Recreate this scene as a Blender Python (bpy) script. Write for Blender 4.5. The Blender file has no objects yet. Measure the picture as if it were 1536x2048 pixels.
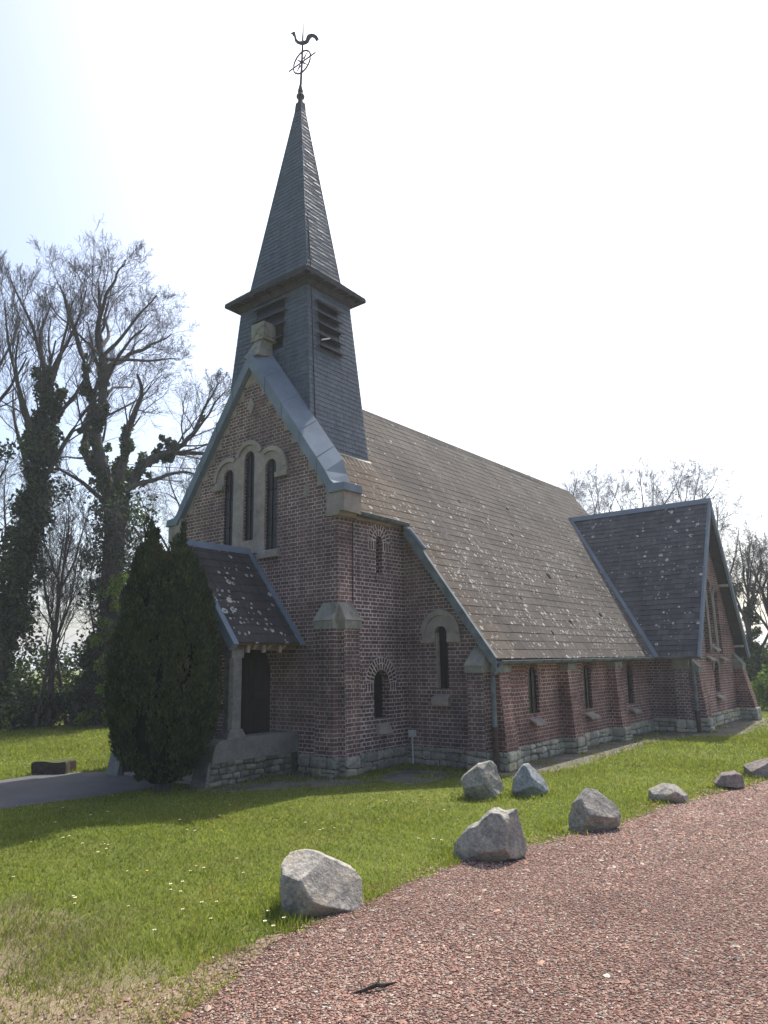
import bpy, math, random
import numpy as np
from mathutils import Vector, Matrix
from mathutils.geometry import tessellate_polygon
random.seed(7); RNG = np.random.default_rng(7)
SC = bpy.context.scene; COL = SC.collection

# ------------------------------------------------------------------ camera, sky, sun, exposure
cam = bpy.data.cameras.new('camera'); co = bpy.data.objects.new('camera', cam); COL.objects.link(co)
CP = Vector((11.0341, -9.5754, 1.9))
Fv = Vector((-0.60784321, 0.76776891, 0.20262658)); Rv = Vector((0.78175144, 0.62336225, -0.01685785)); Uv = Rv.cross(Fv)
co.matrix_world = Matrix(((Rv.x, Uv.x, -Fv.x, CP.x), (Rv.y, Uv.y, -Fv.y, CP.y), (Rv.z, Uv.z, -Fv.z, CP.z), (0, 0, 0, 1)))
cam.sensor_fit = 'VERTICAL'; cam.sensor_height = 36; cam.lens = 36 * 1445.76 / 2048
cam.clip_start = 0.1; cam.clip_end = 6000
SC.camera = co
SUN_DIR = Vector((-0.13, 0.73, 1.0)).normalized()
elev = math.asin(SUN_DIR.z)
W = bpy.data.worlds.new('World'); SC.world = W; W.use_nodes = True
nt = W.node_tree; nt.nodes.clear()
sky = nt.nodes.new('ShaderNodeTexSky'); sky.sky_type = 'NISHITA'; sky.sun_disc = False
sky.sun_elevation = elev; sky.sun_rotation = math.atan2(SUN_DIR.x, SUN_DIR.y)
sky.air_density = 1.0; sky.dust_density = 4.0; sky.ozone_density = 1.0; sky.altitude = 50
bg = nt.nodes.new('ShaderNodeBackground'); bg.inputs['Strength'].default_value = 0.132
wo = nt.nodes.new('ShaderNodeOutputWorld')
hs = nt.nodes.new('ShaderNodeHueSaturation'); hs.inputs['Saturation'].default_value = 0.98   # thin white haze over the blue
nt.links.new(sky.outputs[0], hs.inputs['Color']); mx = nt.nodes.new('ShaderNodeMix'); mx.data_type = 'RGBA'; mx.blend_type = 'MULTIPLY'; mx.inputs[0].default_value = 1; mx.inputs[7].default_value = (.96, .975, .985, 1)
nt.links.new(hs.outputs[0], mx.inputs[6]); nt.links.new(mx.outputs[2], bg.inputs[0]); nt.links.new(bg.outputs[0], wo.inputs[0])
sl = bpy.data.lights.new('sun', 'SUN'); sl.energy = 4.0; sl.angle = math.radians(0.6); sl.color = (1.0, 0.95, 0.86)
so = bpy.data.objects.new('sun', sl); COL.objects.link(so); so.rotation_euler = SUN_DIR.to_track_quat('Z', 'Y').to_euler()
so.location = (20, 60, 80)
SC.view_settings.view_transform = 'Standard'; SC.view_settings.look = 'None'
SC.view_settings.exposure = 0.97; SC.view_settings.gamma = 1.0
SC.cycles.max_bounces = 8; SC.cycles.transparent_max_bounces = 8

# ------------------------------------------------------------------ node helpers
class NB:
    def __init__(s, name):
        s.m = bpy.data.materials.new(name); s.m.use_nodes = True; s.t = s.m.node_tree
        s.b = s.t.nodes['Principled BSDF']; s.out = s.t.nodes['Material Output']
        s.b.inputs['Specular IOR Level'].default_value = 0.25
    def n(s, typ, ins=None, **kw):
        x = s.t.nodes.new('ShaderNode' + typ)
        for k, v in kw.items(): setattr(x, k, v)
        for k, v in (ins or {}).items(): s.set(x.inputs[k], v)
        return x
    def set(s, sock, v):
        if isinstance(v, bpy.types.NodeSocket): s.t.links.new(v, sock)
        elif isinstance(v, (tuple, list)) and len(v) == 3 and sock.type == 'RGBA': sock.default_value = (*v, 1)
        else: sock.default_value = v
    def math(s, op, a, b=0.0, c=None, clamp=False):
        x = s.n('Math', operation=op, use_clamp=clamp); s.set(x.inputs[0], a); s.set(x.inputs[1], b)
        if c is not None: s.set(x.inputs[2], c)
        return x.outputs[0]
    def mix(s, f, a, b, mode='MIX'):
        x = s.n('Mix', data_type='RGBA', blend_type=mode); s.set(x.inputs[0], f); s.set(x.inputs[6], a); s.set(x.inputs[7], b)
        return x.outputs[2]
    def noise(s, v, scale, detail=4, rough=.55, out=0):
        return s.n('TexNoise', {'Vector': v, 'Scale': scale, 'Detail': detail, 'Roughness': rough}).outputs[out]
    def ramp(s, f, *st):
        x = s.n('ValToRGB', {'Fac': f}); e = x.color_ramp.elements
        while len(e) < len(st): e.new(.5)
        for el, (p, c) in zip(e, st): el.position = p; el.color = (*c, 1) if isinstance(c, (tuple, list)) else (c, c, c, 1)
        return x.outputs[0]
    def rng(s, v, a, b, c=0.0, d=1.0, smooth=False):
        x = s.n('MapRange', {'Value': v, 'From Min': a, 'From Max': b, 'To Min': c, 'To Max': d})
        if smooth: x.interpolation_type = 'SMOOTHSTEP'
        return x.outputs[0]
    def uv(s): return s.n('UVMap').outputs[0]
    def pos(s): return s.n('NewGeometry').outputs['Position']
    def isl(s): return s.n('NewGeometry').outputs['Random Per Island']
    def stretch(s, v, sx, sy, sz): return s.n('Mapping', {'Vector': v, 'Scale': (sx, sy, sz)}).outputs[0]
    def bump(s, h, strength=.5, dist=.01):
        s.set(s.b.inputs['Normal'], s.n('Bump', {'Height': h, 'Strength': strength, 'Distance': dist}).outputs[0])
    def fin(s, col, rough=.85, spec=.25, metal=0.0):
        s.set(s.b.inputs['Base Color'], col); s.set(s.b.inputs['Roughness'], rough)
        s.b.inputs['Specular IOR Level'].default_value = spec; s.b.inputs['Metallic'].default_value = metal
        return s.m

def brick_mat(name, c1, c2, mortar, bw=.225, rh=.0715, ms=.0085, squash=.5, soot=False):
    k = NB(name); uv = k.uv(); p = k.pos()
    wob = k.n('VectorMath', {0: k.noise(p, 9, 2, .5, 1), 1: (.5, .5, .5)}, operation='SUBTRACT').outputs[0]
    wob = k.n('VectorMath', {0: wob, 'Scale': .012}, operation='SCALE').outputs[0]
    v = k.n('VectorMath', {0: uv, 1: wob}, operation='ADD').outputs[0]
    mo = k.mix(k.rng(k.noise(p, 1.1, 5, .65), .38, .62, 0, 1), tuple(q * .62 for q in mortar), mortar)
    br = k.n('TexBrick', {'Vector': v, 'Color1': c1, 'Color2': c2, 'Mortar': mo, 'Scale': 1, 'Mortar Size': ms,
             'Mortar Smooth': .25, 'Bias': -.2, 'Brick Width': bw, 'Row Height': rh}, offset=.5, squash=squash, squash_frequency=2)
    big = k.noise(p, .8, 5, .6); mid = k.noise(p, 5, 4, .6); fine = k.noise(p, 60, 3, .6)
    c = k.mix(1, br.outputs[0], k.ramp(big, (.3, (.56, .56, .58)), (.7, (1.26, 1.2, 1.16))), 'MULTIPLY')
    c = k.mix(1, c, k.ramp(mid, (.3, (.66, .64, .66)), (.72, (1.25, 1.22, 1.2))), 'MULTIPLY')
    c = k.mix(1, c, k.ramp(fine, (.3, (.8, .8, .8)), (.7, (1.15, 1.15, 1.15))), 'MULTIPLY')
    # lime bloom patches
    c = k.mix(k.rng(k.noise(p, 1.7, 5, .7), .6, .8, 0, .3), c, (.3, .27, .25))
    sk = k.noise(k.stretch(p, 3.2, 3.2, .45), 1.3, 5, .65); c = k.mix(k.rng(sk, .52, .72, 0, .5), c, k.mix(1, c, (.55, .55, .58), 'MULTIPLY'))   # rain streaks
    if soot:   # dark damp streaks below the buttress cap
        sx = k.n('SeparateXYZ', {0: p}).outputs
        d = k.math('ABSOLUTE', k.math('SUBTRACT', sx[0], 2.17))
        m = k.math('MULTIPLY', k.rng(d, .30, .08, 0, 1, True), k.rng(sx[2], 2.62, 2.4, 0, 1, True))
        m = k.math('MULTIPLY', m, k.rng(sx[2], .7, 1.3, .25, 1, True))
        m = k.math('MULTIPLY', m, k.rng(sx[1], .05, -.05, 0, 1))
        st = k.noise(k.stretch(p, 6, 6, 1.4), 1.6, 5, .65)
        c = k.mix(k.math('MULTIPLY', m, k.rng(st, .35, .65, .05, .8)), c, k.mix(1, c, (.30, .29, .30), 'MULTIPLY'))
    k.bump(k.math('ADD', k.math('MULTIPLY', br.outputs[1], -1), k.math('MULTIPLY', fine, .35)), .7, .008)
    return k.fin(c, .92, .15)

def stone_mat(name, col, dark=.6, scale=3, moss=0.0):
    k = NB(name); p = k.pos(); n1 = k.noise(p, scale, 6, .65); n2 = k.noise(p, 40, 4, .6)
    c = k.mix(1, col, k.ramp(n1, (.28, (dark, dark, dark * .98)), (.7, (1.15, 1.13, 1.1))), 'MULTIPLY')
    c = k.mix(1, c, k.ramp(n2, (.3, (.8, .8, .8)), (.7, (1.1, 1.1, 1.1))), 'MULTIPLY')
    if moss: c = k.mix(k.rng(k.noise(p, 7, 5, .7), .52, .68, 0, moss), c, (.09, .09, .03))
    k.bump(k.math('ADD', n1, k.math('MULTIPLY', n2, .4)), .35, .015)
    return k.fin(c, .9, .2)

def plain(name, col, rough=.6, spec=.3, var=.25, scale=6, metal=0.0, bump=.15):
    k = NB(name); p = k.pos(); n = k.noise(p, scale, 5, .6)
    c = k.mix(1, col, k.ramp(n, (.3, (1 - var,) * 3), (.7, (1 + var,) * 3)), 'MULTIPLY')
    k.bump(k.noise(p, 50, 3), bump, .004)
    return k.fin(c, rough, spec, metal)

def tile_mat(name, c1, c2, rough, spec, lichen=0.0, lscale=5.0, blotch=0.0, streak=0.25, warm=False, lcol=(.62, .62, .58)):
    k = NB(name); uv = k.uv(); isl = k.isl()
    c = k.mix(isl, c1, c2)
    n1 = k.noise(uv, .7, 5, .6); n2 = k.noise(uv, 14, 5, .7); st = k.noise(k.stretch(uv, 7, .5, 1), 1, 4, .6)
    c = k.mix(1, c, k.ramp(n1, (.3, (.75, .74, .74)), (.7, (1.2, 1.18, 1.14))), 'MULTIPLY')
    c = k.mix(1, c, k.ramp(st, (.3, (1 - streak,) * 3), (.7, (1 + streak,) * 3)), 'MULTIPLY')
    c = k.mix(1, c, k.ramp(n2, (.3, (.78, .78, .78)), (.7, (1.2, 1.2, 1.2))), 'MULTIPLY')
    if warm:   # rusty brown tint of the tiles near the church front, grey ageing elsewhere
        su = k.n('SeparateXYZ', {0: k.n('VectorMath', {0: uv, 1: k.n('VectorMath', {0: k.noise(uv, .9, 4, .6, 1), 'Scale': 1.6}, operation='SCALE').outputs[0]}, operation='ADD').outputs[0]}).outputs
        c = k.mix(k.rng(su[0], 4.2, 2.0, 0, .7, True), c, k.mix(1, c, (1.25, 1.04, .86), 'MULTIPLY'))
    if blotch: c = k.mix(k.rng(k.noise(uv, 5, 6, .75), .55, .72, 0, blotch), c, (.19, .18, .17))
    if lichen:
        w = k.n('VectorMath', {0: k.noise(uv, 22, 2, .5, 1), 'Scale': .05}, operation='SCALE').outputs[0]
        vv = k.n('VectorMath', {0: uv, 1: w}, operation='ADD').outputs[0]
        tot = None
        for sc, seed in ((lscale, 0), (lscale * 1.9, 3.7)):
            v2 = k.n('VectorMath', {0: vv, 1: (seed, seed, 0)}, operation='ADD').outputs[0]
            vo = k.n('TexVoronoi', {'Vector': v2, 'Scale': sc, 'Randomness': 1.0}, voronoi_dimensions='2D')
            cs = k.n('SeparateColor', {0: vo.outputs['Color']}).outputs
            r = k.rng(cs[0], 0, 1, .10, .30)
            d = k.math('DIVIDE', vo.outputs['Distance'], r)
            disk = k.rng(d, 1.0, .82, 0, 1); hole = k.rng(d, .62, .35, 0, .85)
            ring = k.math('SUBTRACT', disk, k.math('MULTIPLY', hole, k.rng(cs[2], .1, .5, 0, 1)), clamp=True)
            dens = k.rng(k.noise(uv, .75, 5, .7), .40, .64, .0, lichen)
            if warm: dens = k.math('MULTIPLY', dens, k.rng(k.n('SeparateXYZ', {0: k.pos()}).outputs[2], 6.6, 3.4, .12, 1, True))
            on = k.math('LESS_THAN', cs[1], dens)
            ring = k.math('MULTIPLY', ring, on)
            tot = ring if tot is None else k.math('MAXIMUM', tot, ring)
        tot = k.math('MULTIPLY', tot, k.rng(k.noise(uv, 40, 3, .6), .3, .6, .45, 1))
        c = k.mix(tot, c, lcol)
    k.bump(n2, .25, .006)
    return k.fin(c, rough, spec)

BR = ((.135, .086, .082), (.222, .134, .122), (.56, .51, .47))
M = {}
M['brick'] = brick_mat('brick', *BR, soot=True)
M['brick_lime'] = brick_mat('limed_brick', (.13, .082, .080), (.212, .128, .120), (.66, .615, .575), ms=.0105)
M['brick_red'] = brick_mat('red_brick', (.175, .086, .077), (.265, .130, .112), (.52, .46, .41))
M['voussoir'] = brick_mat('voussoir_brick', (.11, .056, .05), (.16, .08, .07), (.85, .80, .74), bw=.075, rh=.115, ms=.015, squash=1)
M['voussoir_red'] = brick_mat('red_voussoir_brick', (.16, .08, .07), (.22, .105, .092), (.42, .34, .30), bw=.075, rh=.115, ms=.012, squash=1)
M['stone'] = stone_mat('limestone', (.325, .282, .256), .58)
M['stone_moss'] = stone_mat('weathered_limestone', (.29, .275, .24), .55, 4, .6)
k = NB('rubble_stone'); isl = k.isl(); p = k.pos()
c = k.ramp(isl, (0, (.24, .23, .20)), (.35, (.38, .36, .28)), (.6, (.45, .40, .26)), (.8, (.33, .325, .29)), (1, (.50, .47, .38)))
n1 = k.noise(p, 9, 6, .7); c = k.mix(1, c, k.ramp(n1, (.3, (.6, .6, .6)), (.7, (1.2, 1.18, 1.15))), 'MULTIPLY'); k.bump(n1, .7, .03)
M['rubble'] = k.fin(c, .92, .15)
k = NB('shaded_rubble'); isl = k.isl(); p = k.pos()  # rubble copy with the shade at the porch foot put into its colour
c = k.ramp(isl, (0, (.10, .095, .08)), (.35, (.19, .18, .15)), (.6, (.24, .215, .15)), (.8, (.15, .147, .13)), (1, (.28, .26, .21)))
n1 = k.noise(p, 9, 6, .7); c = k.mix(1, c, k.ramp(n1, (.3, (.5, .5, .5)), (.7, (1.2, 1.18, 1.15))), 'MULTIPLY'); k.bump(n1, .7, .03)
M['rubble_shade'] = k.fin(c, .92, .15)
k = NB('half_shaded_rubble'); isl = k.isl(); p = k.pos()  # front plinth rubble, part of its shade put into the stone colour
c = k.ramp(isl, (0, (.17, .165, .145)), (.35, (.27, .26, .22)), (.6, (.31, .28, .20)), (.8, (.23, .225, .20)), (1, (.34, .32, .27)))
n1 = k.noise(p, 9, 6, .7); c = k.mix(1, c, k.ramp(n1, (.3, (.5, .5, .5)), (.7, (1.2, 1.18, 1.15))), 'MULTIPLY'); k.bump(n1, .7, .03)
M['rubble_half_shade'] = k.fin(c, .92, .15)
M['rubble_mortar'] = plain('rubble_mortar', (.075, .07, .06), .95, .1, .35, 12)
M['zinc'] = plain('zinc', (.17, .202, .245), .85, .06, .2, 1.5)
M['zinc_green'] = plain('weathered_zinc', (.13, .150, .155), .8, .08, .35, 5)
M['roof'] = tile_mat('roof_tile', (.074, .067, .062), (.091, .083, .077), .95, .08, lichen=.56, lscale=5.8, lcol=(.40, .40, .38), warm=True)
M['roof_dark'] = tile_mat('dark_slate', (.042, .042, .052), (.085, .082, .088), .75, .3, lichen=.22, lscale=5, blotch=.5)
M['roof_porch'] = tile_mat('porch_slate', (.045, .040, .040), (.062, .054, .051), .75, .3, lichen=.5, lscale=4.2)
M['slate'] = tile_mat('tower_slate', (.062, .078, .105), (.085, .105, .136), .6, .3, streak=.14)
M['soffit'] = plain('soffit_board', (.045, .04, .042), .8, .2, .3, 8)
M['glass'] = plain('dark_glass', (.009, .008, .010), .3, .3, .3, 9)
k = NB('oak_door'); p = k.pos(); g = k.noise(k.stretch(p, 30, 30, 1.5), 1, 5, .6)
k.bump(g, .4, .006); M['door'] = k.fin(k.ramp(g, (.3, (.016, .012, .010)), (.7, (.035, .026, .02))), .7, .25)
M['timber'] = plain('old_timber', (.17, .13, .105), .85, .2, .35, 12)
M['timber_pale'] = plain('pale_timber', (.34, .28, .23), .85, .2, .3, 12)
M['render'] = stone_mat('cement_render', (.20, .19, .175), .6, 2.5)
M['post'] = stone_mat('concrete_post', (.20, .192, .18), .55, 5)
M['stone_dull'] = stone_mat('dull_limestone', (.21, .185, .168), .6)
M['iron'] = plain('dark_iron', (.02, .022, .03), .6, .4, .3)
M['lead_came'] = plain('lead_came', (.012, .012, .014), .7, .2, .1)
M['moss'] = plain('moss', (.045, .042, .02), .95, .05, .4, 30)
M['rust'] = plain('rusty_iron', (.065, .044, .037), .85, .2, .4, 14)
M['wire'] = plain('wire', (.03, .03, .032), .7, .3, .1)
M['plaster_box'] = plain('grey_plastic', (.42, .44, .43), .5, .4, .1)

# ------------------------------------------------------------------ mesh helpers
class MB:
    def __init__(s): s.v = []; s.f = []; s.uvs = None
    def add(s, vs, fs):
        o = len(s.v); s.v += [tuple(x) for x in vs]; s.f += [tuple(i + o for i in f) for f in fs]; return s
    def box(s, x0, x1, y0, y1, z0, z1):
        return s.add([(x0,y0,z0),(x1,y0,z0),(x1,y1,z0),(x0,y1,z0),(x0,y0,z1),(x1,y0,z1),(x1,y1,z1),(x0,y1,z1)],
                     [(3,2,1,0),(4,5,6,7),(0,1,5,4),(1,2,6,5),(2,3,7,6),(3,0,4,7)])
    def hexa(s, b, t):   # bottom quad, top quad (both counter-clockwise seen from above)
        return s.add(list(b) + list(t), [(3,2,1,0),(4,5,6,7),(0,1,5,4),(1,2,6,5),(2,3,7,6),(3,0,4,7)])
    def prism(s, poly, axis, d0, d1, holes=()):
        """polygon in (u,z) swept along axis: 'y' -> u=x ; 'x' -> u=y. d0 is the outside (seen) face"""
        P3 = (lambda u, z, d: (u, d, z)) if axis == 'y' else (lambda u, z, d: (d, u, z))
        loops = [list(poly)] + [list(h) for h in holes]
        flat = [pt for l in loops for pt in l]
        tri = tessellate_polygon([[Vector((u, z, 0)) for u, z in l] for l in loops])
        n = len(flat); vs = [P3(u, z, d0) for u, z in flat] + [P3(u, z, d1) for u, z in flat]; fs = []
        out0 = Vector((0, d0 - d1, 0)) if axis == 'y' else Vector((d0 - d1, 0, 0))
        for t in tri:
            a, b, c_ = (Vector(vs[i]) for i in t)
            nn = (b - a).cross(c_ - a)
            if nn.length < 1e-12: continue
            t = tuple(t) if nn.dot(out0) > 0 else tuple(reversed(t))
            fs.append(t); fs.append(tuple(i + n for i in reversed(t)))
        o = 0
        for li, l in enumerate(loops):
            ar = sum(l[i][0] * l[(i + 1) % len(l)][1] - l[(i + 1) % len(l)][0] * l[i][1] for i in range(len(l)))
            for i in range(len(l)):
                j = (i + 1) % len(l); q = (o + i, o + j, n + o + j, n + o + i)
                a, b, c_ = Vector(vs[q[0]]), Vector(vs[q[1]]), Vector(vs[q[2]])
                nn = (b - a).cross(c_ - a)
                e = (l[j][0] - l[i][0], l[j][1] - l[i][1]); sg = 1 if ar > 0 else -1
                ou = (e[1] * sg, -e[0] * sg)
                if li: ou = (-ou[0], -ou[1])
                o3 = Vector(P3(ou[0], ou[1], 0))
                fs.append(q if nn.dot(o3) > 0 else tuple(reversed(q)))
            o += len(l)
        return s.add(vs, fs)
    def tube(s, pts, radii, sides=6, cap=True):
        pts = [Vector(p) for p in pts]; m = len(pts)
        if not hasattr(radii, '__len__'): radii = [radii] * m
        ref = Vector((0, 0, 1)); vs = []; fs = []
        for i, p in enumerate(pts):
            d = (pts[min(i + 1, m - 1)] - pts[max(i - 1, 0)]).normalized()
            a = d.cross(ref)
            if a.length < .1: a = d.cross(Vector((1, 0, 0)))
            a.normalize(); b = d.cross(a)
            for q in range(sides):
                t = 2 * math.pi * q / sides; vs.append(p + (a * math.cos(t) + b * math.sin(t)) * radii[i])
        for i in range(m - 1):
            for q in range(sides):
                q2 = (q + 1) % sides; fs.append((i * sides + q, (i + 1) * sides + q, (i + 1) * sides + q2, i * sides + q2))
        if cap: fs += [tuple(range(sides)), tuple(reversed(range((m - 1) * sides, m * sides)))]
        return s.add(vs, fs)
    def lathe(s, prof, cx, cy, n=12):
        vs = [(cx + r * math.cos(2*math.pi*q/n), cy + r * math.sin(2*math.pi*q/n), z) for r, z in prof for q in range(n)]
        fs = [(i*n+q, i*n+(q+1)%n, (i+1)*n+(q+1)%n, (i+1)*n+q) for i in range(len(prof)-1) for q in range(n)]
        return s.add(vs, fs)

def root_loc(o):
    while o.parent: o = o.parent
    return Vector(o.location)
def obj(name, mb, mat, parent=None, loc=None, smooth=False, uv=True):
    me = bpy.data.meshes.new(name)
    off = root_loc(parent) if parent else Vector(loc or (0, 0, 0))
    vs = [(x - off.x, y - off.y, z - off.z) for x, y, z in mb.v]
    me.from_pydata(vs, [], mb.f)
    if uv:
        ul = me.uv_layers.new(name='UVMap'); V = mb.v
        for pi, pol in enumerate(me.polygons):
            if mb.uvs and mb.uvs.get(pi):
                for li, w in zip(pol.loop_indices, mb.uvs[pi]): ul.data[li].uv = w
                continue
            n = pol.normal
            if abs(n.z) > .95: t1 = Vector((1, 0, 0)); t2 = Vector((0, 1, 0))
            else: t1 = Vector((0, 0, 1)).cross(n).normalized(); t2 = n.cross(t1)
            for li in pol.loop_indices:
                p = Vector(V[me.loops[li].vertex_index]); ul.data[li].uv = (p.dot(t1), p.dot(t2))
    me.materials.append(mat)
    if smooth: me.polygons.foreach_set('use_smooth', [True] * len(me.polygons))
    o = bpy.data.objects.new(name, me); COL.objects.link(o)
    if parent: o.parent = parent
    else: o.location = off
    return o
def tag(o, label, cat, group=None):
    o['label'] = label; o['category'] = cat
    if group: o['group'] = group
    return o
def thing(name, label, cat, loc=(0, 0, 0), group=None):
    o = bpy.data.objects.new(name, None); COL.objects.link(o); o.location = loc
    return tag(o, label, cat, group)
def dup(o, loc, rz=0.0, sc=1.0, label=None, parent=None):
    c = o.copy(); COL.objects.link(c)
    if parent: c.parent = parent
    else: c.location = loc; c.rotation_euler = (0, 0, rz); c.scale = (sc, sc, sc)
    if label: c['label'] = label
    for ch in list(o.children): dup(ch, None, parent=c)
    return c
def struct(name, mb, mat, kind='structure'):
    o = obj(name, mb, mat); o['kind'] = kind; return o
def arc(cx, cz, r, a0, a1, n=14):
    return [(cx + r * math.cos(math.radians(a0 + (a1 - a0) * i / n)), cz + r * math.sin(math.radians(a0 + (a1 - a0) * i / n))) for i in range(n + 1)]
def lancet(c, hw, z0, ztop):   # round-headed opening
    return [(c - hw, z0), (c + hw, z0)] + arc(c, ztop - hw, hw, 0, 180, 12)

def clip(poly, pl):   # Sutherland-Hodgman against convex counter-clockwise polygon
    for i in range(len(pl)):
        a, b = pl[i], pl[(i + 1) % len(pl)]
        ins = lambda p: (b[0]-a[0])*(p[1]-a[1]) - (b[1]-a[1])*(p[0]-a[0]) >= -1e-9
        res = []
        for j in range(len(poly)):
            p, q = poly[j], poly[(j + 1) % len(poly)]
            if ins(p): res.append(p)
            if ins(p) != ins(q):
                d1 = (b[0]-a[0])*(p[1]-a[1]) - (b[1]-a[1])*(p[0]-a[0]); d2 = (b[0]-a[0])*(q[1]-a[1]) - (b[1]-a[1])*(q[0]-a[0])
                t = d1 / (d1 - d2); res.append((p[0] + (q[0]-p[0])*t, p[1] + (q[1]-p[1])*t))
        poly = res
        if len(poly) < 3: return []
    return poly
def tiles(mb, origin, ud, vd, region, row, width, lift=.014, jit=.004, v0=None, gap=.004, shift=.5, sag=0.0):
    """overlapping slates over a convex region given in (u,v) of the roof plane; v runs up the slope"""
    origin = Vector(origin); ud = Vector(ud).normalized(); vd = Vector(vd).normalized(); nd = ud.cross(vd).normalized()
    us = [p[0] for p in region]; vs_ = [p[1] for p in region]
    if mb.uvs is None: mb.uvs = {}
    v = min(vs_) if v0 is None else v0; r = 0
    while v < max(vs_):
        u = min(us) - width * (1 + (shift if r % 2 else 0)) - random.random() * width * .12
        while u < max(us):
            w = width * random.uniform(.93, 1.07)
            rect = [(u + gap/2, v), (u + w - gap/2, v), (u + w - gap/2, v + row * 1.02), (u + gap/2, v + row * 1.02)]
            po = clip(rect, region)
            if len(po) >= 3:
                tl = lift + random.uniform(-jit, jit); tw = random.uniform(-jit, jit) * .8
                dv = random.uniform(-.004, .004)
                top = []; low = []
                for (a, b) in po:
                    h = tl * (1 - (b - v) / row) + tw * (a - u) / w + .004 + sag * (1 + math.sin(a * .9 + b * .5) * math.cos(b * .8 + a * .23))
                    bb = b + (dv if b - v < .001 else 0)
                    top.append(origin + ud * a + vd * bb + nd * h); low.append(origin + ud * a + vd * bb + nd * -.012)
                n = len(top); o = len(mb.v); fo = len(mb.f)
                mb.add(top + low, [tuple(range(n))] + [(n + i, n + (i+1) % n, (i+1) % n, i) for i in range(n)])
                for q in range(n + 1): mb.uvs[fo + q] = None
                mb.uvs[fo] = [(a, b) for a, b in po]
                for i in range(n): mb.uvs[fo + 1 + i] = [po[i], po[(i+1) % n], po[(i+1) % n], po[i]]
            u += w
        v += row; r += 1
    return mb

def rubble(mb, mbm, axis, face, u0, u1, z0, z1, out, seed, step=(.10, .17), wid=(.12, .36)):
    """irregular stone blocks on a vertical face. axis 'x': face at x=face, u=y ; 'y': face at y=face, u=x ; out = +1/-1"""
    rr = random.Random(seed); z = z0; rows = []
    P3 = (lambda u, zz, d: (face + out * d, u, zz)) if axis == 'x' else (lambda u, zz, d: (u, face + out * d, zz))
    while z < z1 - .02:
        h = min(rr.uniform(*step), z1 - z)
        if z1 - (z + h) < .07: h = z1 - z
        rows.append((z, z + h)); z += h
    ph = [(rr.uniform(0, 6), rr.uniform(4, 9), rr.uniform(.008, .022)) for _ in range(len(rows) + 1)]
    def edge(i, u):
        zz = z0 if i == 0 else rows[i - 1][1]
        if i == 0: return zz
        a, f, am = ph[i]; return zz + (am if i < len(rows) else .006) * math.sin(u * f + a)
    flip = (axis == 'x' and out < 0) or (axis == 'y' and out > 0)
    def stone(c):   # c: four corners counter-clockwise
        d = rr.uniform(.008, .045); cu = sum(p[0] for p in c) / 4; cz = sum(p[1] for p in c) / 4; j = lambda: rr.uniform(-.010, .010)
        w_ = max(p[0] for p in c) - min(p[0] for p in c); hh = max(p[1] for p in c) - min(p[1] for p in c); b = min(.04, w_ * .22, hh * .25)
        ring = []
        for q in range(4):   # eight-point outline with knocked-off corners
            (a0, b0), (a1, b1), (a2, b2) = c[q - 1], c[q], c[(q + 1) % 4]; k1, k2 = rr.uniform(.06, .22), rr.uniform(.06, .22)
            ring += [(a1 + (a0 - a1) * k1, b1 + (b0 - b1) * k1), (a1 + (a2 - a1) * k2, b1 + (b2 - b1) * k2)]
        g = .006; ring = [(cu + (a - cu) * (1 - 2 * g / w_), cz + (b_ - cz) * (1 - 2 * g / hh)) for a, b_ in ring]
        inn = [(cu + (a - cu) * (1 - 2 * b / w_) + j() * .6, cz + (b_ - cz) * (1 - 2 * b / hh) + j() * .6) for a, b_ in ring]
        vs = [P3(a, b_, -.035) for a, b_ in ring] + [P3(a, b_, d * .45) for a, b_ in ring] + [P3(a, b_, d + j() * .6) for a, b_ in inn] + [P3(cu + j(), cz + j(), d + .006)]
        fs = []
        for q in range(8):
            q2 = (q + 1) % 8; fs += [(q, q2, 8 + q2, 8 + q), (8 + q, 8 + q2, 16 + q2, 16 + q), (16 + q, 16 + q2, 24)]
        mb.add(vs, [tuple(reversed(f)) for f in fs] if flip else fs)
    for i, (za, zb) in enumerate(rows):
        u = u0
        while u < u1 - .02:
            w = min(rr.uniform(*wid) * (1 + .3 * ((zb - za) / .15 - 1)), u1 - u)
            if u1 - (u + w) < .08: w = u1 - u
            sl = rr.uniform(-.012, .012) if u + w < u1 - .01 else 0
            c = [(u, edge(i, u)), (u + w, edge(i, u + w)), (u + w + sl, edge(i + 1, u + w)), (u, edge(i + 1, u))]
            if zb - za > .125 and w < .26 and rr.random() < .35:
                m1, m2 = rr.uniform(.4, .6), rr.uniform(.4, .6); l = (u, c[0][1] * (1 - m1) + c[3][1] * m1); r_ = (u + w, c[1][1] * (1 - m2) + c[2][1] * m2)
                stone([c[0], c[1], r_, l]); stone([l, r_, c[2], c[3]])
            else: stone(c)
            u += w

# ================================================================== CHURCH
church = thing('brick_church', 'old red brick church with a slate spire, tall lichen-spotted roof and side wing', 'church', (0, 0, 0))
FW, AD, AW = 2.38, 1.94, 4.20      # front block half width, aisle front y, aisle half width
ZR, SL, LEN = 8.018, 1.367, 15.6   # ridge height, roof slope, church length
TY0, TY1, TX = 10.36, 15.24, 5.27  # transept near wall, far wall, gable wall
TYC = 12.8; TZR = 6.43
roofz = lambda x: ZR - SL * abs(x)

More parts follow.
